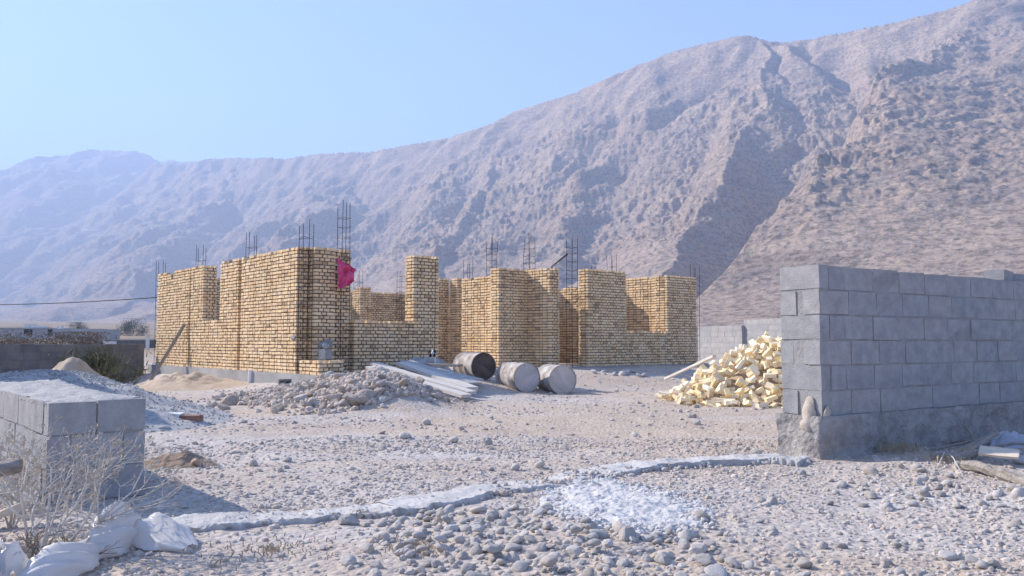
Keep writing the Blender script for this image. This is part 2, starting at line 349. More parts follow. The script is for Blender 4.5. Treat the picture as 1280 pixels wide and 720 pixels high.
def scatter_mesh(name, P, S, templ, m, rng, tone=None, smooth=False, squash=1.0):
    n = len(P); Vs = []; Fs = []; Ts = []; off = 0
    which = rng.integers(0, len(templ), n); tone = rng.uniform(0, 1, n) if tone is None else tone
    for ti, (V, F) in enumerate(templ):
        idx = np.where(which == ti)[0]
        if not len(idx): continue
        q = rng.normal(size=(len(idx), 4)); q[:, 1:3] *= .45; q /= np.linalg.norm(q, axis=1)[:, None]
        w, x, y, z = q.T
        Rm = np.stack([1-2*(y*y+z*z), 2*(x*y-z*w), 2*(x*z+y*w), 2*(x*y+z*w), 1-2*(x*x+z*z), 2*(y*z-x*w), 2*(x*z-y*w), 2*(y*z+x*w), 1-2*(x*x+y*y)], 1).reshape(-1, 3, 3)
        W = np.einsum('nij,vj->nvi', Rm, V)*S[idx][:, None, None]; W[:, :, 2] *= squash; W += P[idx][:, None, :]
        Vs.append(W.reshape(-1, 3)); Fs.append((F[None]+(np.arange(len(idx))*len(V))[:, None, None]).reshape(-1, 3)+off); Ts.append(np.repeat(tone[idx], len(F)))
        off += len(idx)*len(V)
    return np_mesh(name, np.concatenate(Vs), np.concatenate(Fs), [m], np.concatenate(Ts), smooth=smooth)

# ================================================================== TERRAIN
def build_ground():
    az = np.concatenate([np.arange(-48, 48.01, .22), np.arange(49, 312, 4.0)])*np.pi/180
    rr = np.concatenate([np.geomspace(.4, 30, 300), np.geomspace(30.5, 7000, 90)])
    A, Rr = np.meshgrid(az, rr, indexing='ij'); X = Rr*np.sin(A); Y = Rr*np.cos(A); Z = gz(X, Y)
    na, nr = A.shape; V = np.stack([X, Y, Z], -1).reshape(-1, 3); V = np.vstack([V, [[0, 0, g1(0, 0)]]])
    i = np.arange(na)[:, None]; j = np.arange(nr-1)[None]; i2 = (i+1) % na
    F = np.stack([i*nr+j, i*nr+j+1, i2*nr+j+1, i2*nr+j], -1).reshape(-1, 4)[:, ::1]
    c = len(V)-1; fan = np.stack([np.full(na, c), np.full(na, c), np.arange(na)*nr, ((np.arange(na)+1) % na)*nr], -1)
    me = np_mesh('ground', V, F[:, ::-1], [M['ground']], smooth=True)
    o = struct(link('ground', me))
    mb = MB(); ring = [V[k*nr] for k in range(na)]
    mb.add([V[c]]+ring, [(0, 1+(k+1) % na, 1+k) for k in range(na)]); fm = mb.mesh('ground_centre', [M['ground']])
    bm = bmesh.new(); bm.from_mesh(me); bm.from_mesh(fm); bmesh.ops.remove_doubles(bm, verts=[v for v in bm.verts if v.co.x**2+v.co.y**2 < .3], dist=1e-4); bm.to_mesh(me); bm.free(); bpy.data.meshes.remove(fm)
    return o
build_ground()

def build_mountain():
    main = [(1700, -150, 1150), (1500, -75, 1250), (1280, -6, 1330), (1215, 0, 1360), (1190, 11, 1380), (1100, 32, 1440), (1050, 42, 1490), (985, 52, 1570), (960, 53, 1600), (935, 45, 1630),
            (900, 50, 1680), (850, 62, 1760), (800, 80, 1850), (720, 115, 2000), (650, 137, 2150), (600, 160, 2250), (560, 172, 2350), (500, 183, 2500), (460, 190, 2650), (400, 193, 2900),
            (360, 198, 3100), (290, 197, 3500), (230, 202, 3900), (203, 204, 4050), (165, 245, 3950), (120, 278, 3750), (60, 302, 3500), (-20, 330, 3200)]
    far = [(260, 215, 5000), (215, 202, 5000), (185, 193, 5000), (150, 187, 5000), (110, 188, 5050), (75, 195, 5050), (35, 197, 5000), (10, 210, 4950), (-40, 216, 4900), (-200, 235, 4700), (-400, 260, 4500)]
    spurs = [[(1280, -6, 1330), (1190, 45, 1260), (1130, 92, 1090), (1100, 122, 969), (1066, 178, 805), (1010, 236, 690), (940, 300, 592), (895, 343, 540), (862, 372, 505)],   # big near spur
             [(945, 48, 1625), (960, 92, 1420), (957, 145, 1230), (935, 195, 1090), (890, 245, 970), (860, 300, 840), (838, 350, 710)],
             [(1500, -75, 1250), (1420, 60, 1050), (1330, 150, 880), (1250, 250, 700), (1180, 330, 560)],
             [(800, 80, 1850), (795, 130, 1600), (750, 190, 1370), (700, 255, 1130), (665, 320, 900)],
             [(650, 137, 2150), (615, 195, 1800), (565, 255, 1450), (525, 320, 1150)],
             [(460, 190, 2650), (425, 238, 2150), (365, 295, 1750), (305, 340, 1450)],
             [(290, 197, 3500), (255, 245, 2850), (205, 298, 2350), (160, 345, 1950)],
             [(110, 188, 5050), (60, 250, 4500), (-10, 300, 4100)]]
    az = np.arange(-44, 46, .075)*np.pi/180
    rr = np.geomspace(330, 5600, 820)
    A, Rr = np.meshgrid(az, rr, indexing='ij'); X = Rr*np.sin(A); Y = Rr*np.cos(A)
    # domain warp so spurs wander
    wk = np.clip(Rr/1500, .35, 2.0); WX = X+wk*(34*pn(X/420, Y/420, 31)+20*pn(X/130, Y/130, 32)+9*pn(X/45, Y/45, 35)); WY = Y+wk*(34*pn(X/420, Y/420, 33)+20*pn(X/130, Y/130, 34)+9*pn(X/45, Y/45, 36))
    def field(line, s, p):
        P = np.array([at(*q) for q in line]); h = np.full(X.shape, -1e9)
        for a, b in zip(P[:-1], P[1:]):
            d, t = segd(WX, WY, a[0], a[1], b[0], b[1]); zc = a[2]+(b[2]-a[2])*t
            q = np.clip(d*s/(np.maximum(zc, 1)*p), 0, 1); h = np.maximum(h, zc*np.power(1-q, p))
        return h
    def smax(H, f, kk=14.0):
        m_ = np.maximum(H, f); return m_+kk*np.log(np.exp((H-m_)/kk)+np.exp((f-m_)/kk))-kk*math.log(2)*np.exp(-np.abs(H-f)/kk)
    def signed(line):                                 # distance to a line, negative on its left as seen from the yard
        P = np.array([at(*q) for q in line]); best = np.full(X.shape, 1e9); sg = np.ones(X.shape); zz = np.zeros(X.shape)
        for a, b in zip(P[:-1], P[1:]):
            d, t = segd(WX, WY, a[0], a[1], b[0], b[1]); k = d < best; best = np.where(k, d, best); zz = np.where(k, a[2]+(b[2]-a[2])*t, zz)
            sg = np.where(k, np.sign((b[0]-a[0])*(WY-a[1])-(b[1]-a[1])*(WX-a[0])), sg)
        return best*sg, zz
    H = np.maximum(field(main, .97, 1.62), field(far, .62, 1.5))
    for k, l in enumerate(spurs):
        if k == 0 or k > 7: continue
        ds_, zs_ = signed(l); H = smax(H, zs_-np.where(ds_ > 0, (1.22 if k == 1 else .50 if k == 3 else .66)*ds_, .46*-ds_-(-.00035*ds_*ds_))-(0 if k == 1 else 50 if k == 3 else 30), 10.0)
    # ravine between the big spur and the main face
    dv, zv = signed([(990, 66, 1570), (1030, 95, 1390), (1066, 140, 1180), (1054, 205, 970), (1000, 275, 800), (930, 330, 680), (870, 368, 590), (832, 390, 520)])
    H = np.minimum(H, np.maximum(zv-26, 2)+1.15*np.maximum(np.abs(dv)-6, 0)+.0022*np.maximum(np.abs(dv)-70, 0)**2)
    # lesser gullies of the main face
    mx_ = np.array(main)
    for path, D, w in (([(905, 95), (862, 140), (815, 190), (772, 250), (742, 320), (720, 370)], 62, 58), ([(780, 125), (770, 170), (735, 225), (690, 275), (655, 330)], 48, 55), ([(905, 150), (892, 215), (868, 275), (842, 330)], 40, 45), ([(640, 165), (610, 215), (575, 265), (545, 320)], 46, 60),
                       ([(555, 195), (520, 245), (475, 290), (440, 340)], 42, 60), ([(440, 215), (390, 262), (330, 310), (290, 345)], 50, 75), ([(335, 220), (290, 265), (240, 305), (190, 340)], 48, 80), ([(1180, 60), (1150, 150), (1170, 230), (1210, 330)], 12, 30), ([(1275, 60), (1230, 170), (1160, 250), (1100, 330), (1040, 380)], 30, 32)):
        L_ = []
        for px, py in path:
            i_ = np.argsort(np.abs(mx_[:, 0]-px))[:2]; yc, pc = mx_[i_[0], 2], mx_[i_[0], 1]; L_.append((px, py, yc-(py-pc)/(405-pc)*yc*.60))
        dg, _ = signed(L_); H = H-.42*D*np.clip(1-np.abs(dg)/w, 0, 1)**1.2*(.55+.9*sst(pn(X/90+D, Y/90, 5), -.5, .5))*sst(H, 20, 160)
    # the big spur: steep towards the ravine, broad shoulder on its right
    d0, z0 = signed(spurs[0])
    lft = np.maximum(-d0, 0)
    P1 = np.array([at(*q) for q in spurs[0]+[(838, 398, 450), (820, 424, 390)]])[::-1]
    x1 = np.interp(WY, P1[:, 1], P1[:, 0]); z1 = np.interp(WY, P1[:, 1], P1[:, 2]); dx = np.maximum(WX-x1, 0)
    f0 = np.where(d0 < 0, z0-1.9*lft, z1+.25*dx-.0002*dx*dx)
    f0 = np.where(WY > P1[-1, 1], -50, f0)
    H = smax(H, np.maximum(f0, -50), 8.0)
    sl = sst(H, 8, 160); ds = np.clip(Rr/1400, .6, 2.2)
    # gullies run down the slope, beds of rock dip across it
    ac, al = .80*X-.60*Y, .60*X+.80*Y
    rough = .35+1.0*sst(fbm(X/330, Y/330, 3, 71), -.3, .5); dm_, _ = signed(main); calm = (.25+.75*sst(np.abs(dm_), 30, 260))*(1-.5*sst(d0, 0, 60)*(1-sst(WY, 1100, 1350)))
    gl = ridged(ac/240+.35*pn(X/200, Y/200, 72), al/640, 4, 41, .42)
    H = H+sl*calm*(20*(gl-1.0)*ds**.8+rough*(3.6*(ridged(ac/95, al/190, 4, 47, .5)-1.0)*ds**.5+2.4*(ridged(ac/28, al/46, 4, 53)-1.0))+2.6*(ridged(X/16, Y/19, 4, 59, .6)-1.0)-2.2*np.abs(pn(X/9+7, Y/11, 63)))
    bed = .90*H-.30*X+.12*Y+14*pn(X/160, Y/160, 61)+4*pn(X/45, Y/45, 62)      # dipping limestone beds
    for T, a in ((52, .30), (21, .42), (9, .62)):
        q = bed/T; fr = q-np.floor(q); step = (np.floor(q)+sst(fr, .38, .62))*T
        H = H+sl*(.4+.6*calm)*a*(step-bed)*sst(fbm(X/190+T, Y/190, 4, 67+T), -.3, .35)*.62
    oc = fbm(X/46, Y/40, 4, 81, .55)                                           # outcrops standing out of the scree
    H = H+sl*calm*(2.4*sst(oc, .12, .28)+2.4*sst(fbm(X/21, Y/21, 3, 83), .15, .28))
    # true skyline of the range
    tgt = [(-400, 260), (-200, 235), (-40, 216), (0, 213), (10, 210), (35, 197), (75, 195), (110, 188), (150, 187), (185, 193), (200, 201), (230, 202), (290, 197), (360, 198), (400, 192), (460, 190), (500, 183), (560, 172), (600, 160), (650, 137),
           (720, 115), (800, 80), (850, 62), (900, 50), (920, 45), (940, 45), (960, 53), (985, 52), (1050, 42), (1100, 32), (1190, 11), (1215, 0), (1280, -6), (1500, -75), (1700, -150)]
    tn = np.array([[at(px, py, 1000.)[0]/1000, (at(px, py, 1000.)[2]-CAMH)/1000] for px, py in tgt])
    tx = np.tan(az); want = np.interp(tx, tn[:, 0], tn[:, 1])*np.cos(az)
    have = ((H-CAMH)/Rr).max(1); g = want/np.maximum(have, 1e-3)
    ker = np.exp(-np.linspace(-2, 2, 57)**2); ker /= ker.sum(); g = np.convolve(np.pad(g, 28, mode='edge'), ker, mode='valid')
    H = H*np.clip(g, .6, 1.6)[:, None]
    have = ((H-CAMH)/Rr).max(1); g = np.convolve(np.pad(want/np.maximum(have, 1e-3), 2, mode='edge'), np.ones(5)/5, mode='valid'); H *= (.6*g+.4)[:, None]
    Z = np.where(H > 0, H, 0)*sst(Rr, 330, 620)+gz(X, Y, False)*(1-sst(H, 10, 120))-3*(1-sst(H, 1, 14))
    na, nr = A.shape; V = np.stack([X, Y, Z], -1).reshape(-1, 3)
    i = np.arange(na-1)[:, None]; j = np.arange(nr-1)[None]
    F = np.stack([i*nr+j, (i+1)*nr+j, (i+1)*nr+j+1, i*nr+j+1], -1).reshape(-1, 4)
    struct(link('mountain', np_mesh('mountain', V, F, [M['mountain']], smooth=True)))
    return float(Z.max())
TOP = build_mountain()

def build_haze():
    m = bpy.data.materials.new('haze_air'); m.use_nodes = True; N, L = m.node_tree.nodes, m.node_tree.links
    N.remove(N["Principled BSDF"]); v = N.new("ShaderNodeVolumePrincipled")
    v.inputs["Color"].default_value = (*HAZE_COLOR, 1); v.inputs["Density"].default_value = HAZE_DENSITY; v.inputs["Anisotropy"].default_value = 0.1
    L.new(v.outputs[0], N["Material Output"].inputs["Volume"])
    MB().box((-8000, -7500, -3.2), (8000, 8000, TOP+15)).build('haze', [m])['kind'] = 'stuff'
build_haze()

# ================================================================== MASONRY
BRICK = dict(ch=.0745, bh=.053, joint=.026, pats=([.158, .084], [.084, .158]), depth=.09, recess=.020, jit=.0045, proud=.011, mats=('brick', 'mortar'))
BLOCK = dict(ch=.214, bh=.199, joint=.010, pats=([.40], [.20]+[.40]*40), depth=.12, recess=.003, jit=.005, proud=.007, mats=('block', 'bmortar'))
DBLOCK = dict(BLOCK, mats=('darkblock', 'darkmortar'))
def intervals(a, b, pat, joint, rng):
    x = a; i = 0; out = []
    while x < b-.025:
        e = min(x+pat[i % len(pat)]*rng.uniform(.97, 1.03), b)
        if b-e < .05: e = b
        out.append((x, e)); x = e+joint; i += 1
    return out
def masonry(mb, u0, u1, v0, v1, z0, z1, spec, seed, skip=None, endpat=None):
    """bricks laid round a mortar core, courses bonded alternately at the corners"""
    ragged = spec['ch'] < .1
    rng = random.Random(seed); n = max(1, round((z1-z0)/spec['ch'])); d = spec['depth']; r = spec['recess']
    thin_u = (u1-u0) < 2.2*d; thin_v = (v1-v0) < 2.2*d
    mb.box((u0+r, v0+r, z0-.01), (u1-r, v1-r, z0+(n-(1.05 if ragged else 0))*spec['ch']-(.0 if ragged else .03)), m=1)
    for k in range(n):
        za = z0+k*spec['ch']; zb = za+spec['bh']; pat = spec['pats'][k % 2]
        for face in ('v0', 'v1', 'u0', 'u1'):
            along_u = face[0] == 'v'; full = (k % 2 == 0) == along_u
            lo, hi = (u0, u1) if along_u else (v0, v1)
            if not full: lo += d+spec['joint']; hi -= d+spec['joint']
            if hi-lo < .04: continue
            iv = intervals(lo, hi, pat, spec['joint'], rng)
            if endpat and not along_u: iv = [(v0+a, v0+b) for a, b in endpat[k % 2]]
            for a, b in iv:
                mid = (a+b)/2
                if skip and skip(face, mid, za): continue
                if ragged and k == n-1 and rng.random() < .16: continue
                pr = rng.uniform(-.3, 1)*spec['proud']; t = rng.random(); dz = rng.uniform(-.0035, .0035)
                if along_u: dd = min(d, (v1-v0)*.48)
                else: dd = min(d, (u1-u0)*.48)
                if face == 'v0': lo_, hi_ = (a, v0-pr, za+dz), (b, v0+dd, zb+dz)
                elif face == 'v1': lo_, hi_ = (a, v1-dd, za+dz), (b, v1+pr, zb+dz)
                elif face == 'u0': lo_, hi_ = (u0-pr, a, za+dz), (u0+dd, b, zb+dz)
                else: lo_, hi_ = (u1-dd, a, za+dz), (u1+pr, b, zb+dz)
                mb.box(lo_, hi_, 0, t, spec['jit'], rng)
    return mb
def wall_part(name, parent, dims, spec=BRICK, seed=0, skip=None, endpat=None):
    return masonry(MB(), *dims, spec, seed, skip, endpat).build(name, [M[spec['mats'][0]], M[spec['mats'][1]]], parent)
def cage(parent, u, v, z0, z1, w=.2, lean=(0, 0), sp=.2, seed=0):
    rng = random.Random(seed); z = z0+.1; h = z1-z0; c = None
    cor = [(-w/2, -w/2), (w/2, -w/2), (w/2, w/2), (-w/2, w/2)]
    while z < z1-.22*rng.uniform(.8, 1.6):
        tl = rng.uniform(-.02, .02); st = MB()
        P = [(u+a*1.06, v+b*1.06, z+(tl if i % 2 else -tl)) for i, (a, b) in enumerate(cor)]
        st.tube(P+[P[0], P[1]], .0038, 4)
        if c is None: c = st.build('rebar_cage', [M['steel']], parent)
        else: st.build('stirrup', [M['steel']], c)
        z += sp*rng.uniform(.8, 1.2)
    for a, b in cor:
        zt = z1+rng.uniform(-.12, .06); du, dv = rng.uniform(-.03, .03), rng.uniform(-.03, .03)
        MB().tube([(u+a, v+b, z0), (u+a, v+b, (z0+zt)/2), (u+a+du, v+b+dv, zt)], .0065, 5).build('rebar_bar', [M['steel']], c)
    return c

# ------------------------------------------------------------------ the unfinished brick house
H_ = empty('unfinished_house', (OX, OY, 0), YAW, 'roofless unfinished house of yellow brick walls with bare steel rebar columns', 'house')
ZB, ZT = .37, 2.97
# cast plinth: upper beam standing proud of a rougher footing
MB().box((-.06, -1.3, .10), (.9, -.02, .365)).box((-.06, -.02, .10), (13.3, .5, .365)).box((-.06, .5, .10), (.55, 9.75, .365)).box((.55, 9.3, .10), (13.3, 10.1, .365)).build('plinth_beam', [M['concrete']], H_)
fo = MB()
rg = random.Random(4)
for a in np.arange(-1.25, 9.7, .55): fo.box((-.02-rg.uniform(0, .015), a, -.6), (.6, a+.55, .10), 0, .5, .006, rg)
fo.box((.6, -.0, -.6), (13.2, .45, .10)); fo.box((.6, 9.35, -.6), (13.2, 10.0, .10)); fo.build('footing', [M['rough_concrete']], H_)
W = .35
segs = [  # name, u0,u1,v0,v1,ztop
    ('wall', 0, W, .22, 3.09, ZT), ('wall', 0, W, 3.27, 4.40, ZT), ('sill_wall', 0, W, 4.405, 5.545, 1.55), ('wall', 0, W, 5.55, 6.43, ZT), ('wall', 0, W, 6.57, 9.2, ZT),
    ('pier', .29, .75, 0, W, ZT), ('pier', .75, 1.20, .14, W, ZT), ('sill_wall', 1.22, 2.68, .0, W, 1.48), ('pier', 2.70, 3.38, 0, W, ZT),
    ('wall', 6.2, 7.45, 5.25, 5.6, ZT), ('pier', 7.45, 8.05, 4.85, 5.25, ZT),
    ('wall', 6.55, 6.90, 1.66, 3.4, ZT-.15), ('wall', 6.2, 7.2, 1.30, 1.65, ZT), ('wall', 7.2, 7.55, .42, 1.65, ZT),
    ('wall', 10.0, 10.35, 1.9, 3.5, 2.65), ('wall', 8.2, 10.0, 3.15, 3.5, 2.65),
    ('pier', 8.19, 9.70, 0, W, ZT), ('sill_wall', 9.71, 11.43, .0, W, 1.33), ('pier', 11.45, 12.82, 0, .45, ZT),
    ('wall', 11.6, 11.95, .46, 2.3, ZT), ('wall', 10.9, 11.95, 2.31, 2.66, ZT), ('wall', 12.8, 13.1, .55, 9.2, ZT-.1),
    ('wall', .36, 4.2, 9.45, 9.8, ZT), ('wall', 4.22, 12.9, 9.45, 9.8, 2.75), ('pier', 6.1, 6.5, 8.35, 8.85, 2.85)]
for i, (nm, a, b, c, d, zt) in enumerate(segs):
    sk = None; n = round((zt-ZB)/BRICK['ch']); top = ZB+(n-1)*BRICK['ch']-.01
    rs = random.Random(i*5+1)
    if i == 4: sk = lambda f, m, z: 7.83 < m < 7.97 and z > 2.70 and f[0] == 'u'
    wall_part(nm, H_, (a, b, c, d, ZB, zt), BRICK, 100+i, sk)
# dark column chases closed at the back of the left facade
for c, d in ((3.09, 3.27), (6.43, 6.57)): wall_part('chase_back', H_, (.17, W, c+.002, d-.002, ZB, ZT-.1), BRICK, 300)
wall_part('porch_step', H_, (-.02, .50, -.86, -.02, ZB, .67), BRICK, 310)
# rebar columns
for k, (u, v, z0, z1, w) in enumerate([(.14, .10, .4, 3.5, .2), (.97, .05, .4, 3.95, .2), (.25, 3.18, .4, 3.55, .2), (.25, 6.5, .4, 3.55, .2), (.15, 9.42, .3, 3.35, .2),
        (13.0, .2, .25, 3.35, .18), (7.75, .15, .3, 3.85, .2), (7.0, 2.6, 2.8, 3.95, .2), (7.4, 1.45, 2.9, 3.95, .22), (6.8, 5.4, 2.9, 3.7, .2), (8.3, 5.4, .4, 3.6, .2),
        (6.55, 9.25, .3, 3.4, .22), (8.2, 9.2, .3, 3.5, .22), (11.8, 2.5, 2.5, 3.75, .2), (12.9, 4.5, 2.5, 3.7, .2), (4.4, 9.6, 2.5, 3.5, .2)]):
    cage(H_, u, v, z0, z1, w, seed=k)
bb = MB()
for k in range(4): bb.tube([(7.38+.05*k, .5+.08*k, 2.85), (7.40+.05*k, .5+.08*k, 3.02), (7.75+.09*k, .3+.1*k, 3.32+.03*k)], .008, 5)
bb.build('bent_rebar', [M['steel']], H_)
MB().tube([(-.09, 2.28, .10), (-.088, 2.26, .40)], .045, 10).build('pipe_stub', [M['pvc']], H_)
dm = MB()
for (u, v, z, r) in ((.55, -.012, .95, .17), (.62, -.012, 1.02, .1), (-.012, .32, 1.1, .12), (.95, .12, .9, .12)):
    s = ico(2)[0]; F = ICO[2][1]; V = s*np.array([r if v < .1 and u > 0 else .012, .012 if u > 0 else r, r*.45])+np.array([u, v, z]); MB().add(V, [tuple(f) for f in F]).build('mortar_smear', [M['bmortar']], H_, True)

# ------------------------------------------------------------------ compound walls
def block_wall(name, x, y, yaw, length, thick, z0, z1, spec, seed, label, endpat=None, uoff=0):
    w = empty(name, (x, y, 0), yaw, label, 'wall')
    wall_part('block_courses', w, (uoff, uoff+length, 0, thick, z0, z1), spec, seed, None, endpat)
    return w
EP = {0: [(.0, .165), (.235, .40)], 1: [(0, .40)]}
RWX, RWY, RWYAW = 2.60, 7.03, R(33)
rw = block_wall('block_wall', RWX, RWY, RWYAW, 10.4, .40, .385, .385+6*.214, BLOCK, 11, 'tall grey concrete block wall in the right foreground with shaded face', EP)
nu_, nz_ = 360, 22; uu_ = np.linspace(-.46, 10.2, nu_); zz_ = np.linspace(-.35, .385, nz_); U_, Z_ = np.meshgrid(uu_, zz_, indexing='ij')
pu = np.where(U_ < 0, -.035, U_); pv = np.where(U_ < 0, -U_-.03, -.03); dsp = .030*fbm(U_*2.2, Z_*3, 5, 5, .6)+.02+.06*sst(.1-Z_, 0, .3)
pu = pu-np.where(U_ < 0, dsp, 0); pv = pv-np.where(U_ < 0, 0, dsp); i_ = np.arange(nu_-1)[:, None]; j_ = np.arange(nz_-1)[None]
link('footing', np_mesh('footing', np.stack([pu, pv, Z_-.012*np.abs(pn(U_*2, U_*0, 8))*(Z_ > .3)], -1).reshape(-1, 3), np.stack([i_*nz_+j_, (i_+1)*nz_+j_, (i_+1)*nz_+j_+1, i_*nz_+j_+1], -1).reshape(-1, 4), [M['rough_concrete']], smooth=True), rw)
MB().box((-.03, -.03, -.4), (10.3, .43, .378)).build('footing_core', [M['rough_concrete']], rw)
def blob(mb, c, r, seed=0, sub=2):
    V, F = rock_shape(seed, sub, 16, 6, (1, 1, 1)); mb.add(V*np.array(r)+np.array(c), [tuple(q) for q in F]); return mb
d = MB(); blob(d, (-.012, .11, .47), (.022, .05, .11), 3, 3); blob(d, (-.03, .115, .37), (.035, .075, .12), 5, 3); blob(d, (-.045, .12, .29), (.035, .085, .07), 9, 3); blob(d, (-.03, .03, .31), (.03, .05, .08), 11, 3); blob(d, (.03, -.02, .38), (.06, .022, .10), 7, 3)
d.build('mortar_dab', [M['mud']], rw, True)
for (uu, sz, rot, lab) in ((3.33, (.34, .2, .11), 12, 'larger loose grey block lying on top of the right foreground wall'), (3.66, (.2, .19, .085), -20, 'smaller broken grey block lying at the end on top of the right foreground wall')):
    x = RWX+math.cos(RWYAW)*uu-math.sin(RWYAW)*.2; y = RWY+math.sin(RWYAW)*uu+math.cos(RWYAW)*.2
    mb = MB(); mb.obox((0, 0, sz[2]/2), sz, Matrix.Identity(3), 0, .3, .012, random.Random(int(uu*10)))
    o = mb.build('concrete_block', [M['block']]); o.location = (x, y, .385+6*.214-.012); o.rotation_euler = (0, 0, RWYAW+R(rot)); tag(o, lab, 'concrete block')
# stub of the front wall on the left
sx, sy = grd(178, 625, 0)[:2]; LX, LY = sx-.55*UX, sy-.55*UY
st = empty('block_wall', (LX, LY, 0), YAW, 'low grey concrete block wall stub in the left foreground behind the dry bush', 'wall')
wall_part('block_courses', st, (0, .55, 0, 2.35, .035, .035+3*.205), dict(BLOCK, ch=.205, bh=.195, recess=.004, joint=.009, jit=.003, pats=([.26, .28], [.40, .2])), 21)
tb = MB(); rg = random.Random(2)
n_ = 60; xs = np.linspace(-.004, .554, 16); ys = np.linspace(-.004, 2.354, n_); X_, Y_ = np.meshgrid(xs, ys, indexing='ij'); e_ = np.minimum(np.minimum(X_, .55-X_), np.minimum(Y_, 2.35-Y_))
Z_ = .62+.022*sst(e_, -.01, .04)+.02*fbm(X_*9, Y_*9, 4, 3)+.03*sst(Y_, 1.2, 2.35); i_ = np.arange(15)[:, None]; j_ = np.arange(n_-1)[None]
link('cap_mortar', np_mesh('cap_mortar', np.stack([X_, Y_, Z_], -1).reshape(-1, 3), np.stack([i_*n_+j_, (i_+1)*n_+j_, (i_+1)*n_+j_+1, i_*n_+j_+1], -1).reshape(-1, 4), [M['heap']], np.full(15*(n_-1), .6), smooth=True), st)
MB().box((-.03, -.03, -.3), (.58, 2.38, .03), 0, .5, .01, rg).build('footing', [M['rough_concrete']], st)
# long wall far left, abutting the house
fw = block_wall('block_wall', -10.56-22*UX, 23.95-22*UY, YAW, 18.1, .2, -.32, .955, DBLOCK, 31, 'long dark grey block wall running behind the gravel heap')
wall_part('block_courses', fw, (18.16, 22.0, 0, .2, -.32, .955), DBLOCK, 32)
for k in range(7): MB().box((k*3.0+.05, .2, -.4), (k*3.0+.35, .5, .9), 0, .5, .01).build('buttress', [M['darkmortar']], fw)
# wall beside the gravel heap that stands just outside the left of the picture
block_wall('block_wall', -7.95-4.6*UX, 11.5-4.6*UY, YAW, 4.6, .3, -.2, 3.3, DBLOCK, 41, 'grey block wall end standing to the left of the gravel heap')
# pale wall behind the brick heap
P0 = at(872, 405, 33.5); P1 = at(995, 403, 29.0); yw = math.atan2(P1[1]-P0[1], P1[0]-P0[0]); LN = math.hypot(P1[0]-P0[0], P1[1]-P0[1])
bw = empty('block_wall', (P0[0], P0[1], 0), yw, 'pale grey block wall behind the yellow brick heap', 'wall')
PB = dict(BLOCK, mats=('palebl', 'palemo')); M['palebl'] = mat('pale_block', (.36, .36, .365), (.46, .455, .45), scale=3, tone=[(.9, .92, .95), (1, 1, 1), (1.05, 1.03, 1)], bump=.4, bscale=40, bdist=.01); M['palemo'] = mat('pale_mortar', (.36, .355, .35), (.44, .435, .43), bump=.4)
cut = LN*.46
wall_part('block_courses', bw, (0, cut, 0, .2, .15, 1.73), PB, 51); wall_part('block_courses', bw, (cut+.25, LN+9, 0, .2, .15, 1.88), PB, 52)
wall_part('pier', bw, (cut, cut+.245, -.12, .3, .15, 1.55), PB, 53)
MB().box((-14, .05, 0), (-.3, .25, 1.6)).build('wall_run', [M['palebl']], bw)

# concrete strip that joins the wall ends across the gateway
def build_strip():
    pts = [(178, 668), (235, 655), (330, 644), (440, 634), (500, 629), (560, 621), (640, 607), (700, 600), (760, 592), (830, 582), (900, 577), (960, 575), (1000, 578)]
    P = np.array([grd(a, b, .06)[:2] for a, b in pts]); n = 520
    t = np.linspace(0, len(P)-1, n); X = np.interp(t, range(len(P)), P[:, 0]); Y = np.interp(t, range(len(P)), P[:, 1])
    dx, dy = np.gradient(X), np.gradient(Y); l = np.hypot(dx, dy); nx, ny = -dy/l, dx/l
    rg = np.random.default_rng(5); V = []; s = np.linspace(0, 4.6, n)
    wob = .030*pn(s*3, s*0+.3, 8)+.026*pn(s*9, s*0+.7, 9)+.016*pn(s*27, s*0+.2, 19); wid = .40+.10*pn(s*1.7, s*0+2.3, 10)
    hh = np.interp(t, range(len(P)), [.018, .020, .020, .020, .032, .034, .020, .010, .010, .032, .038, .044, .040])+.010*pn(s*6, s*0+5.3, 11)
    off = [(.03, -1.2), (.0, -.2), (.0, .55), (.012, .96), (.03, 1.0), (.1, 1.0), (.2, 1.0), (.3, 1.0), (.4, .98), (.5, .95), (.6, .9), (.7, .8), (.8, .6), (.92, .15), (1.06, -.9)]
    for i in range(n):
        for k, (a, h) in enumerate(off):
            w = a*wid[i]+wob[i]*(1 if k < 5 else .5)+.02*pn(np.array([s[i]*14+k*.15]), np.array([k*.3]), 12)[0]; x = X[i]+nx[i]*w; y = Y[i]+ny[i]*w
            V.append((x, y, float(gz(np.array([x]), np.array([y]))[0])+.006*(h > 0)+h*hh[i]+(.010*float(fbm(np.array([x*5.]), np.array([y*5.]), 5, 31, .65)[0]) if k > 2 else rg.normal(0, .003))))
    k = len(off); F = [(i*k+j, (i+1)*k+j, (i+1)*k+j+1, i*k+j+1) for i in range(n-1) for j in range(k-1)]
    F += [tuple(range(k)), tuple(reversed(range((n-1)*k, n*k)))]
    mb = MB(); mb.add(V, F); o = mb.build('concrete_strip', [M['strip']], None, False)
    tag(o, 'low whitish concrete footing strip snaking across the gateway between the two block walls', 'footing')
build_strip()

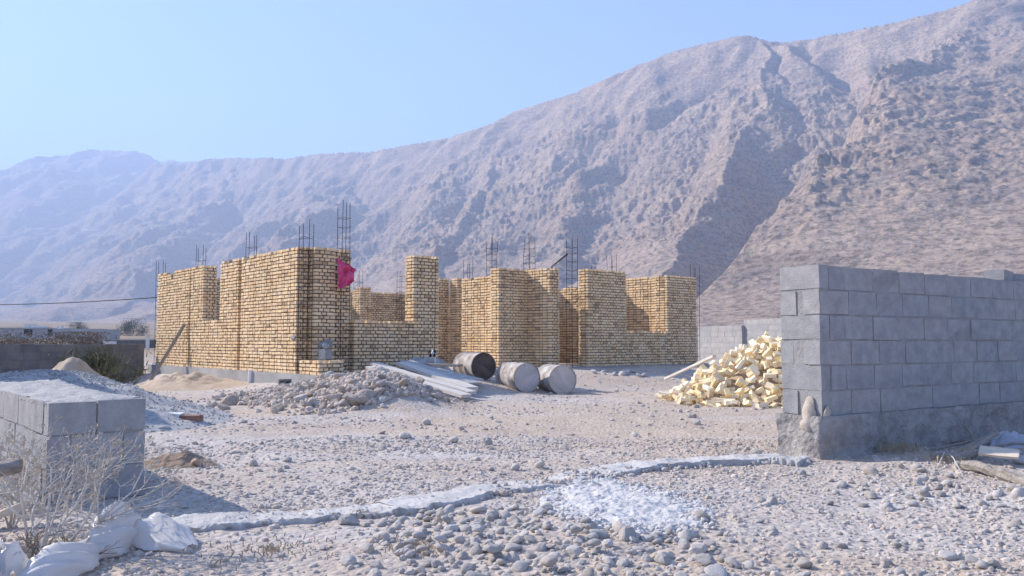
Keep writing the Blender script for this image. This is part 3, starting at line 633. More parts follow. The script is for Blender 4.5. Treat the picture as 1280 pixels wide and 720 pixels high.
# ================================================================== HEAPS
def heap_mesh(name, cx, cy, prof, nr, na, m, seed, amp, extra=None, sx=1, sy=1, rot=0, tone=False):
    """prof: list (radius, height) ; rests on the ground"""
    pr = np.array(prof); r = np.linspace(0, pr[-1, 0], nr); a = np.linspace(0, 2*np.pi, na, endpoint=False)
    Rr, A = np.meshgrid(r, a, indexing='ij'); rad = Rr*(1+.10*np.sin(2*A+seed)+.07*np.sin(3*A+seed*2.3)+.04*np.sin(7*A+seed))
    ex, ey = rad*np.cos(A)*sx, rad*np.sin(A)*sy; X = cx+ex*math.cos(rot)-ey*math.sin(rot); Y = cy+ex*math.sin(rot)+ey*math.cos(rot)
    h = np.interp(Rr, pr[:, 0], pr[:, 1]); Z = gz(X, Y)+h+amp*(fbm(X*2.2, Y*2.2, 4, seed)*np.clip(h*4, 0, 1))
    Z[-1] -= .12
    V = np.stack([X, Y, Z], -1).reshape(-1, 3); i = np.arange(nr-1)[:, None]; j = np.arange(na)[None]
    F = np.stack([i*na+j, (i+1)*na+j, (i+1)*na+(j+1) % na, i*na+(j+1) % na], -1).reshape(-1, 4)
    rg = np.random.default_rng(seed); me = np_mesh(name, V, F, [m], rg.uniform(0, 1, len(F)) if tone else np.full(len(F), .4), smooth=True)
    return link(name, me), (X, Y, Z)
gh, (gX, gY, gZ) = heap_mesh('gravel_heap', -6.0, 10.6, [(0, .66), (.5, .62), (1.2, .44), (1.9, .22), (2.6, .06), (3.0, -.03)], 90, 220, M['heap'], 3, .03, sx=.80, sy=1.0, tone=True)
tag(gh, 'wide low heap of grey crushed gravel behind the left block stub', 'gravel heap')
rg = np.random.default_rng(12); k = rg.integers(0, gX.size, 5200); P = np.stack([gX.ravel()[k], gY.ravel()[k], gZ.ravel()[k]+.004], -1)+rg.normal(0, .015, (5200, 3))*[1, 1, .2]
T1 = [rock_shape(900+i, 1) for i in range(6)]
pb = link('pebbles', scatter_mesh('pebbles', P, rg.uniform(.008, .02, 5200), T1, M['heap'], rg), gh); pb['kind'] = 'stuff'
o, _ = heap_mesh('sand_mound', *at(90, 452, 17.5)[:2], [(0, .70), (.25, .60), (.6, .28), (1.0, .0)], 30, 70, M['sand'], 5, .05); tag(o, 'small tan sand mound between the gravel heap and the dark wall', 'sand mound')
o, _ = heap_mesh('sand_mound', -7.55, 18.9, [(0, .36), (.3, .29), (.9, .12), (1.7, -.02)], 40, 90, M['sand'], 6, .10, sx=1.3, sy=.75, rot=R(130)); tag(o, 'tan sand mound against the grey plinth below the leaning pole', 'sand mound')
c = grd(218, 580, 0); o, _ = heap_mesh('soil_mound', c[0], c[1], [(0, .15), (.08, .13), (.2, .05), (.36, -.02)], 26, 60, M['soil'], 9, .16, sx=1.1, sy=.8); tag(o, 'small dark brown soil clump on the pale gravel right of the block stub', 'soil mound')

# lime spilled over the cobbles
def build_lime():
    n = 190; x = np.linspace(-.1, 1.75, n); y = np.linspace(3.9, 5.95, n); X, Y = np.meshgrid(x, y, indexing='ij')
    poly = [(690, 604), (760, 597), (800, 606), (850, 618), (878, 632), (868, 648), (826, 656), (790, 662), (752, 650), (712, 634), (690, 620)]
    pc = np.array([grd(a, b, .05)[:2] for a, b in poly]); best = np.full(X.shape, 1e9); ins = np.zeros(X.shape, bool); m = len(pc)
    for i in range(m):
        a, b = pc[i], pc[(i+1) % m]; d, _ = segd(X, Y, a[0], a[1], b[0], b[1]); best = np.minimum(best, d)
        cr = ((a[1] > Y) != (b[1] > Y)) & (X < (b[0]-a[0])*(Y-a[1])/(b[1]-a[1]+1e-9)+a[0]); ins ^= cr
    sd = np.where(ins, best, -best)
    Z = gz(X, Y)+.030*sst(sd, -.24, .2)-.008+.016*fbm(X*8, Y*8, 5, 21, .6)*sst(sd, -.3, 0)-.05*sst(-sd, .05, .2)
    V = np.stack([X, Y, Z], -1).reshape(-1, 3); i = np.arange(n-1)[:, None]; j = np.arange(n-1)[None]
    F = np.stack([i*n+j, (i+1)*n+j, (i+1)*n+j+1, i*n+j+1], -1).reshape(-1, 4)
    keep = (Z.ravel()[F] > (gz(X, Y).ravel()-.02)[F]).any(1) & (sd.ravel()[F] > -.24).any(1)
    o = link('lime_powder', np_mesh('lime_powder', V, F[keep], [M['lime']], smooth=True)); stuff(o)
    o['label'] = 'white lime powder spilled over the cobbles in front of the concrete strip'
build_lime()
def build_edges():
    rg = np.random.default_rng(31); T = [rock_shape(800+i, 1, 8, 20) for i in range(6)]
    pc = np.array([grd(a, b, .05)[:2] for a, b in [(690, 604), (760, 597), (800, 606), (850, 618), (878, 632), (868, 648), (826, 656), (790, 662), (752, 650), (712, 634)]]); c = pc.mean(0)
    i = rg.integers(0, len(pc), 1500); f = rg.uniform(0, 1, 1500)[:, None]; p = pc[i]*(1-f)+pc[(i+1) % len(pc)]*f; p = c+(p-c)*(1+rg.normal(-.02, .16, 1500))[:, None]
    S = np.clip(.006+.010*rg.gamma(1.4, .7, 1500), .005, .03); P = np.column_stack([p, gz(p[:, 0], p[:, 1])+.012*rg.random(1500)])
    o = stuff(link('limed_gravel', scatter_mesh('limed_gravel', P, S, T, M['limed'], rg, squash=.8))); o['label'] = 'gravel dusted white with lime round the spilled patch'
    q = np.array([grd(a, b, .03)[:2] for a, b in [(235, 656), (330, 646), (440, 636), (500, 631), (560, 623), (640, 609), (700, 602), (760, 594), (830, 585), (900, 580), (960, 578), (1000, 580)]])
    t = (len(q)-1.001)*rg.uniform(0, 1, 2600)**.7; k = t.astype(int); f = (t-k)[:, None]; p = q[k]*(1-f)+q[k+1]*f+rg.normal(0, .035, (2600, 2))-np.array([.0, .02]); p[:420] += rg.uniform(0, .38, (420, 1))*np.array([[-.45, .85]])
    S = np.clip(.005+.009*rg.gamma(1.3, .8, 2600), .005, .034); S[:420] *= .6; z = gz(p[:, 0], p[:, 1])+S*.3; z[:420] += .022
    o = stuff(link('grit', scatter_mesh('grit', np.column_stack([p, z]), S, T, M['gravel'], rg))); o['label'] = 'loose grit along the edges of the concrete strip'
build_edges()

# gravel over the yard
def build_gravel():
    rg = np.random.default_rng(77)
    def sample(n, r0, r1, pw):
        u = rg.uniform(0, 1, n); r = (r0**pw+u*(r1**pw-r0**pw))**(1/pw); a = rg.uniform(-R(39), R(39), n); return r*np.sin(a), r*np.cos(a)
    T = [rock_shape(500+i, 1, 8, 20) for i in range(10)]
    X, Y = sample(34000, 2.9, 9, 1.35); keep = rg.uniform(0, 1, len(X)) < .35+.65*sst(pn(X*.8, Y*.8, 15), -.35, .35); X, Y = X[keep], Y[keep]
    S = .005+.008*rg.gamma(1.5, .62, len(X)); S = np.clip(S, .005, .034)
    X2, Y2 = sample(24000, 8, 24, 1.5); u, v = to_uv(X2, Y2)
    keep = (rg.uniform(0, 1, len(X2)) < .10+.75*sst(pn(X2*.5, Y2*.7, 16), -.2, .45)) & ~((v > -.15) & (u > -.15) & (u < 13.4)); X2, Y2 = X2[keep], Y2[keep]
    S2 = np.clip(.008+.010*rg.gamma(1.3, .8, len(X2)), .008, .06)
    X = np.concatenate([X, X2]); Y = np.concatenate([Y, Y2]); S = np.concatenate([S, S2])
    P = np.stack([X, Y, gz(X, Y)+S*.05], -1)
    stuff(link('gravel', scatter_mesh('gravel', P, S, T, M['gravel'], rg, squash=.8)))
build_gravel()
def build_rubble():
    rg = np.random.default_rng(5); n = 9000; t = rg.uniform(0, 1, n)**.65*1.15; d = rg.normal(-.1, .55, n); x = -4.7+2.75*t+.66*d; y = 15.6-2.75*t+.75*d; u, v = to_uv(x, y)
    k = ~((v > -1.35) & (u > -.2)); x, y = x[k], y[k]; S = np.clip(.018*rg.gamma(1.7, .8, len(x)), .012, .07); T = [rock_shape(700+i, 1, 9, 20) for i in range(8)]
    o = stuff(link('rubble', scatter_mesh('rubble', np.stack([x, y, gz(x, y)+S*.25], -1), S, T, M['tanrubble'], rg))); o['label'] = 'small broken stone and dirt of the rubble bank'
build_rubble()

# ------------------------------------------------------------------ individual stones
rng = random.Random(2024)
RM = [np_mesh('stone', *rock_shape(40+i, 2 if i % 2 else 3, 9+i % 5, 9 if i < 6 else 20, (1, .86, .7)), [M['rock']], smooth=(i < 6)) for i in range(12)]
TM = [np_mesh('stone', *rock_shape(140+i, 3, 12, 12, (1, .8, .72)), [M['tanrock']], smooth=False) for i in range(6)]
def stone(name, me, x, y, s, label, cat, group=None, sink=.3, z=None):
    o = link(name, me); o.scale = (s*rng.uniform(.85, 1.2), s*rng.uniform(.8, 1.1), s*rng.uniform(.62, .9))
    o.rotation_euler = (rng.uniform(-.5, .5), rng.uniform(-.5, .5), rng.uniform(0, 6.28)); o.location = (x, y, (g1(x, y) if z is None else z)+s*(.62-sink))
    return tag(o, label, cat, group)
# rounded cobbles in the foreground, two layers
cob = []
tries = 0
while len(cob) < 290 and tries < 30000:
    tries += 1; px = rng.uniform(430, 900); py = rng.uniform(628, 735)
    lim = 636 if px < 520 else 626 if px < 640 else 618+(px-640)*.08
    if py < lim+4: continue
    if px > 690 and py < 664: continue
    w = 1 if 450 < px < 760 else .35
    if rng.random() > w*(1 if px-450 > (py-640)*.8 else .25): continue
    x, y = grd(px, py, .04)[:2]; s = rng.choice([.018, .022, .025, .028, .032, .036, .042, .052])*rng.uniform(.8, 1.1)
    if any((x-a)**2+(y-b)**2 < ((s+c_)*.74)**2 for a, b, c_ in cob): continue
    cob.append((x, y, s)); stone('cobble', RM[rng.randrange(12)], x, y, s, 'rounded grey cobble among the cobbles heaped below the concrete strip', 'stone', 'cobbles heaped in the foreground', .34)
for k in range(10):                                   # upper layer rests in the hollows
    a, b = rng.choice(cob)[:2], None; near = sorted(cob, key=lambda q: (q[0]-a[0])**2+(q[1]-a[1])**2)[1]
    x, y = (a[0]+near[0])/2, (a[1]+near[1])/2; s = rng.uniform(.026, .042)
    stone('cobble', RM[rng.randrange(12)], x, y, s, 'rounded grey cobble among the cobbles heaped below the concrete strip', 'stone', 'cobbles heaped in the foreground', z=g1(x, y)+.035)
x, y = grd(877, 645, .04)[:2]; stone('boulder', RM[0], x, y, .062, 'single grey rounded stone at the right end of the white lime patch', 'stone')
# scattered stones on the right foreground and across the yard
for k in range(85):
    px, py = rng.uniform(880, 1275), rng.uniform(585, 715); x, y = grd(px, py, .05)[:2]
    stone('loose_stone', RM[rng.randrange(12)], x, y, rng.choice([.016, .02, .024, .03, .04])*rng.uniform(.8, 1.1), 'pale grey stone scattered on the gravel below the right block wall', 'stone', 'stones scattered in the right foreground')
for k in range(48):
    px, py = rng.uniform(190, 960), rng.uniform(500, 600); x, y = grd(px, py, .0)[:2]
    stone('loose_stone', RM[rng.randrange(12)], x, y, rng.choice([.025, .035, .05, .07])*rng.uniform(.8, 1.1), 'pale stone lying in the open yard between strip and house', 'stone', 'stones scattered over the yard')
# rubble bank beside the porch
for k in range(230):
    t = rng.random()**.65*1.12; d_ = rng.gauss(-.12, .48); x = -4.7+2.75*t+.66*d_+rng.gauss(0, .12); y = 15.6-2.75*t+.75*d_-.3*rng.random(); s = rng.choice([.045, .05, .06, .07, .08, .1, .13])*rng.uniform(.7, 1.1)*(.7+.4*t)
    u, v = to_uv(x, y)
    if v > -1.45 and u > -.25 or u > 1.2: continue
    stone('rubble_stone', (TM+TM+TM+RM[9:])[rng.randrange(21)], x, y, s, 'broken pale stone in the rubble bank beside the brick porch', 'stone', 'stones of the rubble bank', .25)
for px, py, s, lab in ((287, 504, .20, 'large tan boulder at the left foot of the rubble bank'), (480, 503, .17, 'large pale boulder at the right end of the rubble bank'), (245, 578, .075, 'rounded tan rock beside the dark soil clump'),
                       (1034, 565, .055, 'white angular stone at the foot of the right wall corner'), (458, 512, .15, 'pale rock low on the front of the rubble bank'), (1090, 590, .06, 'pale flat stone below the right block wall'),
                       (1008, 578, .05, 'small tan stone at the end of the concrete strip'), (262, 508, .11, 'smaller tan rock left of the large boulder')):
    x, y = grd(px, py, .03)[:2]; stone('boulder', TM[rng.randrange(6)] if s > .06 else RM[8], x, y, s, lab, 'rock')
for k in range(48):
    px, py = rng.uniform(1030, 1278), rng.uniform(566, 622); x, y = grd(px, py, .08)[:2]
    stone('rubble_stone', RM[rng.randrange(12)], x, y, rng.choice([.02, .025, .03, .04, .05, .06]), 'pale rubble stone along the foot of the right block wall', 'stone', 'rubble along the right wall')
for k in range(18):
    px = rng.uniform(735, 800); x, y = at(px, 470, 20.6)[:2]; x += rng.uniform(-.1, .1); y += rng.uniform(-.5, .2)
    stone('rubble_stone', RM[rng.randrange(12)], x, y, rng.uniform(.05, .11), 'pale lump of mortar rubble at the foot of the brick piers', 'stone', 'rubble at the pier feet')

# ------------------------------------------------------------------ heap of loose yellow bricks
def brick_mesh(seed, broken=0):
    rg_ = random.Random(seed); L_ = .185*(1 if not broken else rg_.uniform(.45, .75)); mb = MB(); mb.obox((0, 0, 0), (L_, .092, .060), Matrix.Identity(3), 0, .5, .004 if not broken else .009, rg_)
    me = mb.mesh('brick', [M['pile']])
    bm = bmesh.new(); bm.from_mesh(me); bmesh.ops.bevel(bm, geom=bm.edges[:], offset=.004, segments=1, affect='EDGES'); bm.to_mesh(me); bm.free(); return me
BM = [brick_mesh(i, i > 4) for i in range(8)]
HX, HY = 4.95, 14.5
def bh(x, y):
    r = math.hypot((x-HX)/1.0, (y-HY)/.85); r *= 1+.07*math.sin(3*math.atan2(y-HY, x-HX)+1)
    return float(np.interp(r, [0, .55, 1.1, 1.65, 2.1, 2.4], [1.10, 1.02, .74, .36, .09, 0]))
cm = MB(); rg = random.Random(66)
for _ in range(1000):
    a = rg.uniform(0, 6.283); r = 2.3*math.sqrt(rg.random()); x = HX+r*math.cos(a); y = HY+r*math.sin(a)*.85; h = bh(x, y)
    cm.obox((x, y, g1(x, y)+h-.05-rg.random()**2*.12), (.185*rg.choice([1, .7, .5]), .092, .060), Euler((rg.gauss(0, .6), rg.gauss(0, .5), rg.uniform(0, 6.28))).to_matrix(), 0, rg.random(), .004, rg)
core = stuff(cm.build('brick_rubble', [M['pile']])); core['label'] = 'yellow bricks lying under the top layer of the brick heap'
hm, _ = heap_mesh('brick_dust', HX, HY, [(0, .78), (.5, .70), (1.0, .44), (1.6, .12), (2.05, -.1), (2.3, -.2)], 26, 70, M['sand'], 2, .04, sy=.85); stuff(hm); hm['label'] = 'crushed brick dust inside the brick heap'
n = 0
while n < 290:
    a = rng.uniform(0, 6.283); r = 2.4*math.sqrt(rng.random()); x = HX+r*math.cos(a); y = HY+r*math.sin(a)*.85
    if y > HY+.75: continue
    h = bh(x, y); o = link('loose_brick', BM[rng.randrange(8)]); n += 1
    e = 1.0 if h > .12 else .35
    o.rotation_euler = (rng.gauss(0, .75)*e, rng.gauss(0, .6)*e, rng.uniform(0, 6.28)); o.location = (x, y, gz(np.array([x]), np.array([y]))[0]+h+.03+rng.uniform(-.02, .045)*(h > .1))
    tag(o, 'loose cream yellow brick in the dumped brick heap', 'brick', 'loose bricks of the yellow heap')

# ================================================================== OBJECTS IN THE YARD
def drum(px, py, Y, yaw, label, endm, tilt=0, roll=0):
    """steel drum lying on its side; local axis +x points out of the near end"""
    rad, ln = .283, .88; p = at(px, py, Y); g = g1(p[0], p[1]); d = empty('oil_drum', (p[0], p[1], g+rad-.012), yaw, label, 'drum', 'steel drums lying in front of the house')
    d.rotation_euler = (roll, tilt, yaw)
    prof = [(0, .97), (.012, 1.0), (.03, 1.0), (.035, .975)] ; pr = [(.0, .985), (.006, 1.012), (.016, 1.012), (.024, .98)]
    for c_ in (.30, .60): pr += [(c_-.03, .98), (c_-.015, 1.006), (c_, 1.015), (c_+.015, 1.006), (c_+.03, .98)]
    pr += [(ln-.024, .98), (ln-.016, 1.012), (ln-.006, 1.012), (ln, .985)]
    ns = 56; V = []; F = []; rg_ = random.Random(int(px))
    for x, r in pr:
        for q in range(ns):
            w = 2*math.pi*q/ns; k = r*rad*(1-.020*max(0, math.sin(w*2+px))**3*math.sin(math.pi*x/ln)); V.append((-x, k*math.cos(w), k*math.sin(w)))
    for i in range(len(pr)-1):
        for q in range(ns): F.append((i*ns+q, (i+1)*ns+q, (i+1)*ns+(q+1) % ns, i*ns+(q+1) % ns))
    b = MB(); b.add(V, F); b.build('drum_body', [M['drum']], d, True)
    for s in (0, 1):
        e = MB(); x = -.022 if s == 0 else -ln+.022; rings = [(rad*.99, 0), (rad*.96, -.004), (rad*.955, .0), (rad*.6, .0), (rad*.25, .002)]; V = []; F = []
        for r, dx in rings:
            for q in range(ns): V.append((x+(dx if s == 0 else -dx), r*math.cos(2*math.pi*q/ns), r*math.sin(2*math.pi*q/ns)))
        for i in range(len(rings)-1):
            for q in range(ns): F.append((i*ns+q, i*ns+(q+1) % ns, (i+1)*ns+(q+1) % ns, (i+1)*ns+q))
        F.append(tuple((len(rings)-1)*ns+q for q in range(ns))); e.add(V, F); en = e.build('drum_end', [M[endm] if s == 0 else M['drum']], d)
        if s == 0:
            MB().tube([(-.024, .17, .08), (-.008, .17, .08)], .028, 14).build('bung', [M[endm]], en); MB().tube([(-.024, -.19, -.04), (-.012, -.19, -.04)], .014, 10).build('bung', [M[endm]], en)
    return d
drum(604.8, 456, 16.9, R(-61), 'steel drum on its side with a dark rust brown end, leftmost of the three', 'drumrust', 0, .3)
drum(659, 468, 16.1, R(-65), 'dusty grey steel drum with a dark stain on its end, middle of the three', 'drumpatch', 0, 1.2)
drum(703.5, 473.5, 16.1, R(-74), 'grey steel drum on its side with a plain smeared end, rightmost of the three', 'drumsmear', 0, 2.4)

def board(name, A, B, w, t, label, m='whitewood', cat='board', seed=0, roll=0, group=None):
    A, B = Vector(A), Vector(B); d = B-A; L_ = d.length; x = d.normalized(); y = Vector((0, 0, 1)).cross(x).normalized(); z = x.cross(y)
    mtx = Matrix((x, y, z)).transposed()@Euler((roll, 0, 0)).to_matrix(); o = None; rg_ = random.Random(seed); n = 7; V = []; F = []
    for i in range(n):
        f = i/(n-1); b = -.004*math.sin(f*math.pi)*L_*rg_.uniform(.2, .6)
        for cy, cz in ((-w/2, -t/2), (w/2, -t/2), (w/2, t/2), (-w/2, t/2)): V.append((L_*(f-.5), cy+rg_.uniform(-.003, .003), cz+b+rg_.uniform(-.002, .002)))
    for i in range(n-1):
        for q in range(4): F.append((i*4+q, i*4+(q+1) % 4, i*4+4+(q+1) % 4, i*4+4+q))
    F += [(3, 2, 1, 0), tuple((n-1)*4+q for q in range(4))]
    mb = MB(); mb.add(V, F); o = mb.build(name, [M[m]]); o.matrix_world = Matrix.Translation((A+B)/2)@mtx.to_4x4(); return tag(o, label, cat, group)
G_B = 'white planks lying by the porch'
def fromto(a, b, Ya, Yb): return at(*a, Ya), at(*b, Yb)
board('wood_plank', *fromto((463, 459), (583, 495), 16.0, 13.9), .22, .05, 'long white plank at the front of the stack, overhanging the rubble bank', seed=1, group=G_B)
board('wood_plank', *fromto((468, 454.5), (590, 491), 16.3, 14.2), .20, .05, 'long white plank second from the front of the stack, shadowed groove before it', seed=2, group=G_B)
board('wood_plank', *fromto((502, 454), (590, 486), 16.9, 14.7), .26, .06, 'shorter splintered white plank behind the two long front planks', seed=3, group=G_B)
board('wood_plank', *fromto((508, 452), (594, 479.5), 17.2, 15.2), .30, .04, 'grey weathered plank flat behind the splintered white plank', 'sack', seed=4, group=G_B)
board('wood_plank', *fromto((520, 455.5), (575, 457), 17.6, 17.0), .2, .05, 'short grey plank lying crosswise in front of the puppy', 'wood', seed=5, group=G_B)
board('wood_plank', *fromto((540, 461), (596, 475), 16.9, 15.9), .35, .03, 'wide pale sheet of board lying left of the rusty drum', 'sack', seed=6, group=G_B)
# crumpled sheeting under the puppy
def crumple(name, c, sx_, sy_, h, m, seed, label, cat, rot=0, n=34, fold=1.0, flat=False):
    x = np.linspace(-1, 1, n); X, Y = np.meshgrid(x, x, indexing='ij'); rr = np.hypot(X, Y)*(1+.25*pn(X*1.6+seed, Y*1.6, seed)); k = sst(1-rr, -.2, .55)
    Z = k*h*(1+.55*fold*(ridged(X*1.2+seed, Y*1.2, 3, seed)-1))-.02*(1-k)
    s = np.clip(1/np.maximum(rr, 1e-6), 0, 1); px_, py_ = X*s*sx_, Y*s*sy_; cr, sr = math.cos(rot), math.sin(rot)
    wx, wy = c[0]+px_*cr-py_*sr, c[1]+px_*sr+py_*cr; V = np.stack([wx, wy, gz(wx, wy)+Z], -1).reshape(-1, 3)
    i = np.arange(n-1)[:, None]; j = np.arange(n-1)[None]; F = np.stack([i*n+j, (i+1)*n+j, (i+1)*n+j+1, i*n+j+1], -1).reshape(-1, 4)
    o = link(name, np_mesh(name, V, F, [M[m]], smooth=True)); so = o.modifiers.new('thickness', 'SOLIDIFY'); so.thickness = .006; so.offset = -1
    return tag(o, label, cat)
pc = at(534, 453, 18.0); crumple('crumpled_sheet', pc, .62, .42, .26, 'sack', 4, 'crumpled grey sheeting heaped against the brick pier under the puppy', 'sheet', R(40))

def puppy():
    x, y, z = at(540, 446, 17.95); root_z = g1(pc[0], pc[1])+.2
    me = bpy.data.meshes.new('puppy')
    J = [((0, .10, .10), .085), ((0, -.02, .13), .085), ((0, -.12, .19), .062), ((0, -.17, .255), .062), ((0, -.23, .245), .036), ((0, -.265, .235), .024),      # hip, belly, neck, skull, muzzle, nose
         ((.06, .10, .05), .042), ((.085, .0, .02), .026), ((-.06, .10, .05), .042), ((-.085, .0, .02), .026),                                          # folded hind legs
         ((.05, -.11, .10), .034), ((.055, -.15, .03), .023), ((.055, -.21, .015), .022), ((-.05, -.11, .10), .034), ((-.055, -.15, .03), .023), ((-.055, -.21, .015), .022),
         ((.05, -.155, .30), .022), ((.078, -.16, .25), .017), ((-.05, -.155, .30), .022), ((-.078, -.16, .25), .017), ((.02, .20, .09), .02), ((.08, .26, .06), .012)]
    E = [(0, 1), (1, 2), (2, 3), (3, 4), (4, 5), (0, 6), (6, 7), (0, 8), (8, 9), (1, 10), (10, 11), (11, 12), (1, 13), (13, 14), (14, 15), (3, 16), (16, 17), (3, 18), (18, 19), (0, 20), (20, 21)]
    me.from_pydata([j[0] for j in J], E, []); o = link('puppy', me); o.location = (x, y, root_z); o.rotation_euler = (0, 0, R(8))
    sk = o.modifiers.new('skin', 'SKIN'); sk.use_smooth_shade = True
    for i, j in enumerate(J):
        me.skin_vertices[0].data[i].radius = (j[1], j[1]); me.skin_vertices[0].data[i].use_root = (i == 0)
    ss = o.modifiers.new('smooth', 'SUBSURF'); ss.levels = 2; ss.render_levels = 2
    m = bpy.data.materials.new('black_white_fur'); m.use_nodes = True; N, L = m.node_tree.nodes, m.node_tree.links; b = N["Principled BSDF"]; b.inputs["Roughness"].default_value = .9
    tc = N.new("ShaderNodeTexCoord"); sp = N.new("ShaderNodeSeparateXYZ"); L.new(tc.outputs["Object"], sp.inputs[0])
    def mth(op, a, bb):
        q = N.new("ShaderNodeMath"); q.operation = op
        for i_, v_ in enumerate((a, bb)):
            if isinstance(v_, (int, float)): q.inputs[i_].default_value = v_
            elif v_ is not None: L.new(v_, q.inputs[i_])
        return q.outputs[0]
    ax = mth('ABSOLUTE', sp.outputs[0], None); blaze = mth('LESS_THAN', ax, .017); muz = mth('LESS_THAN', sp.outputs[1], -.235); chest = mth('MULTIPLY', mth('LESS_THAN', sp.outputs[2], .16), mth('LESS_THAN', sp.outputs[1], -.08))
    nose = mth('LESS_THAN', sp.outputs[1], -.278)
    w = mth('MAXIMUM', mth('MAXIMUM', mth('MULTIPLY', blaze, mth('LESS_THAN', sp.outputs[1], -.12)), muz), chest); w = mth('MULTIPLY', w, mth('SUBTRACT', 1.0, nose))
    cr = N.new("ShaderNodeValToRGB"); cr.color_ramp.elements[0].color = (.018, .017, .018, 1); cr.color_ramp.elements[1].color = (.72, .70, .67, 1); L.new(w, cr.inputs[0]); L.new(cr.outputs[0], b.inputs["Base Color"])
    me.materials.append(m); tag(o, 'small black and white puppy resting on grey sheeting by the brick pier', 'puppy')
    for s in (-1, 1):
        e = MB(); V = ICO[2][0]*.009; e.add(V+np.array([s*.030, -.222, .272]), [tuple(q) for q in ICO[2][1]]); e.build('eye', [M['wire']], o, True)
puppy()

# pink plastic caught on the rebar of the front column
def pink():
    o_ = None; n, k = 26, 34; x = np.linspace(0, 1, n); y = np.linspace(0, 1, k); X, Y = np.meshgrid(x, y, indexing='ij')
    left = .0+.04*np.sin(Y*6)-.10*(1-Y)*0; right = np.interp(Y, [0, .12, .2, .7, 1], [.22, .75, 1.0, .95, .30]); topd = np.interp(X, [0, .25, 1], [0, .02, .16])
    U = (left+X*(right-left))*.40; Zz = 2.10+.64-topd*.5-Y*(.64-.10*X); D = -.04+.045*np.sin(X*13+3*np.sin(Y*5))*(.4+.6*Y)+.07*(ridged(X*2.2, Y*2.6, 3, 5)-1)
    V = np.stack([.72+U, -.12+D*1.3, Zz], -1).reshape(-1, 3); i = np.arange(n-1)[:, None]; j = np.arange(k-1)[None]; F = np.stack([i*k+j, (i+1)*k+j, (i+1)*k+j+1, i*k+j+1], -1).reshape(-1, 4)
    o = link('plastic_bag', np_mesh('plastic_bag', V, F, [M['pink']], smooth=True)); o.location = (OX, OY, 0); o.rotation_euler = (0, 0, YAW); s = o.modifiers.new('thickness', 'SOLIDIFY'); s.thickness = .005
    tag(o, 'torn bright pink plastic bag caught on rebar of the front corner pier', 'plastic bag')
pink()

# concrete block and scrap left on the porch, other small things
def hblock(name, loc, rz, size, m, label, cat='concrete block', holes=True, rx=0):
    o = MB().obox((0, 0, size[2]/2), size, Matrix.Identity(3), 0, .4, .006, random.Random(int(size[0]*999))).build(name, [M[m]]); o.location = loc; o.rotation_euler = (rx, 0, rz); tag(o, label, cat)
    if holes:
        for s in (-1, 1): MB().box((s*size[0]*.24-size[0]*.16, -size[1]/2-.004, size[2]*.2), (s*size[0]*.24+size[0]*.16, -size[1]/2+.03, size[2]*.8)).build('cavity', [M['dark']], o)
    return o
q = from_uv(.33, -.42); hblock('concrete_block', (q[0], q[1], .665), YAW+R(20), (.2, .18, .2), 'block', 'grey concrete block standing on the brick porch step', holes=False)
q2 = from_uv(.35, -.42); bmk = MB(); blob(bmk, (0, 0, .06), (.10, .08, .08), 12, 2); o = bmk.build('mortar_lump', [M['block']]); o.location = (q2[0], q2[1], .862); tag(o, 'broken grey lump lying on the block on the porch step', 'lump')
p = at(356, 489, 15.3); hblock('concrete_block', (p[0], p[1], g1(p[0], p[1])-.02), R(20), (.22, .2, .19), 'darkblock', 'dark grey hollow block lying at the foot of the plinth')
p = grd(236, 533, 0); o = hblock('broken_brick', (p[0], p[1], g1(p[0], p[1])+float(np.interp(math.hypot((p[0]+6)/.8, p[1]-10.6), [1.9, 2.6, 3.0], [.22, .06, 0]))), R(-12), (.30, .12, .08), 'redbrick', 'reddish brown broken brick with a white plastered end in the left yard', 'brick', False)
MB().obox((-.20, 0, .055), (.18, .14, .10), Euler((0, .1, .2)).to_matrix(), 0, .5, .02, random.Random(6)).build('plaster_end', [M['plaster']], o)
# leaning pole against the left facade, thin pole by the brick heap
a = at(184, 483, 22.0); b = at(231, 405, 21.9); board('wood_pole', a, b, .09, .05, 'weathered wooden pole leaning against the lit left facade of the house', 'wood', 'pole', 11)
a = grd(832, 475, .17); b = at(893, 445, 15.6); board('wood_pole', (a[0], a[1], .2), b, .07, .045, 'thin pale pole lying against the left side of the brick heap', 'whitewood', 'pole', 12)

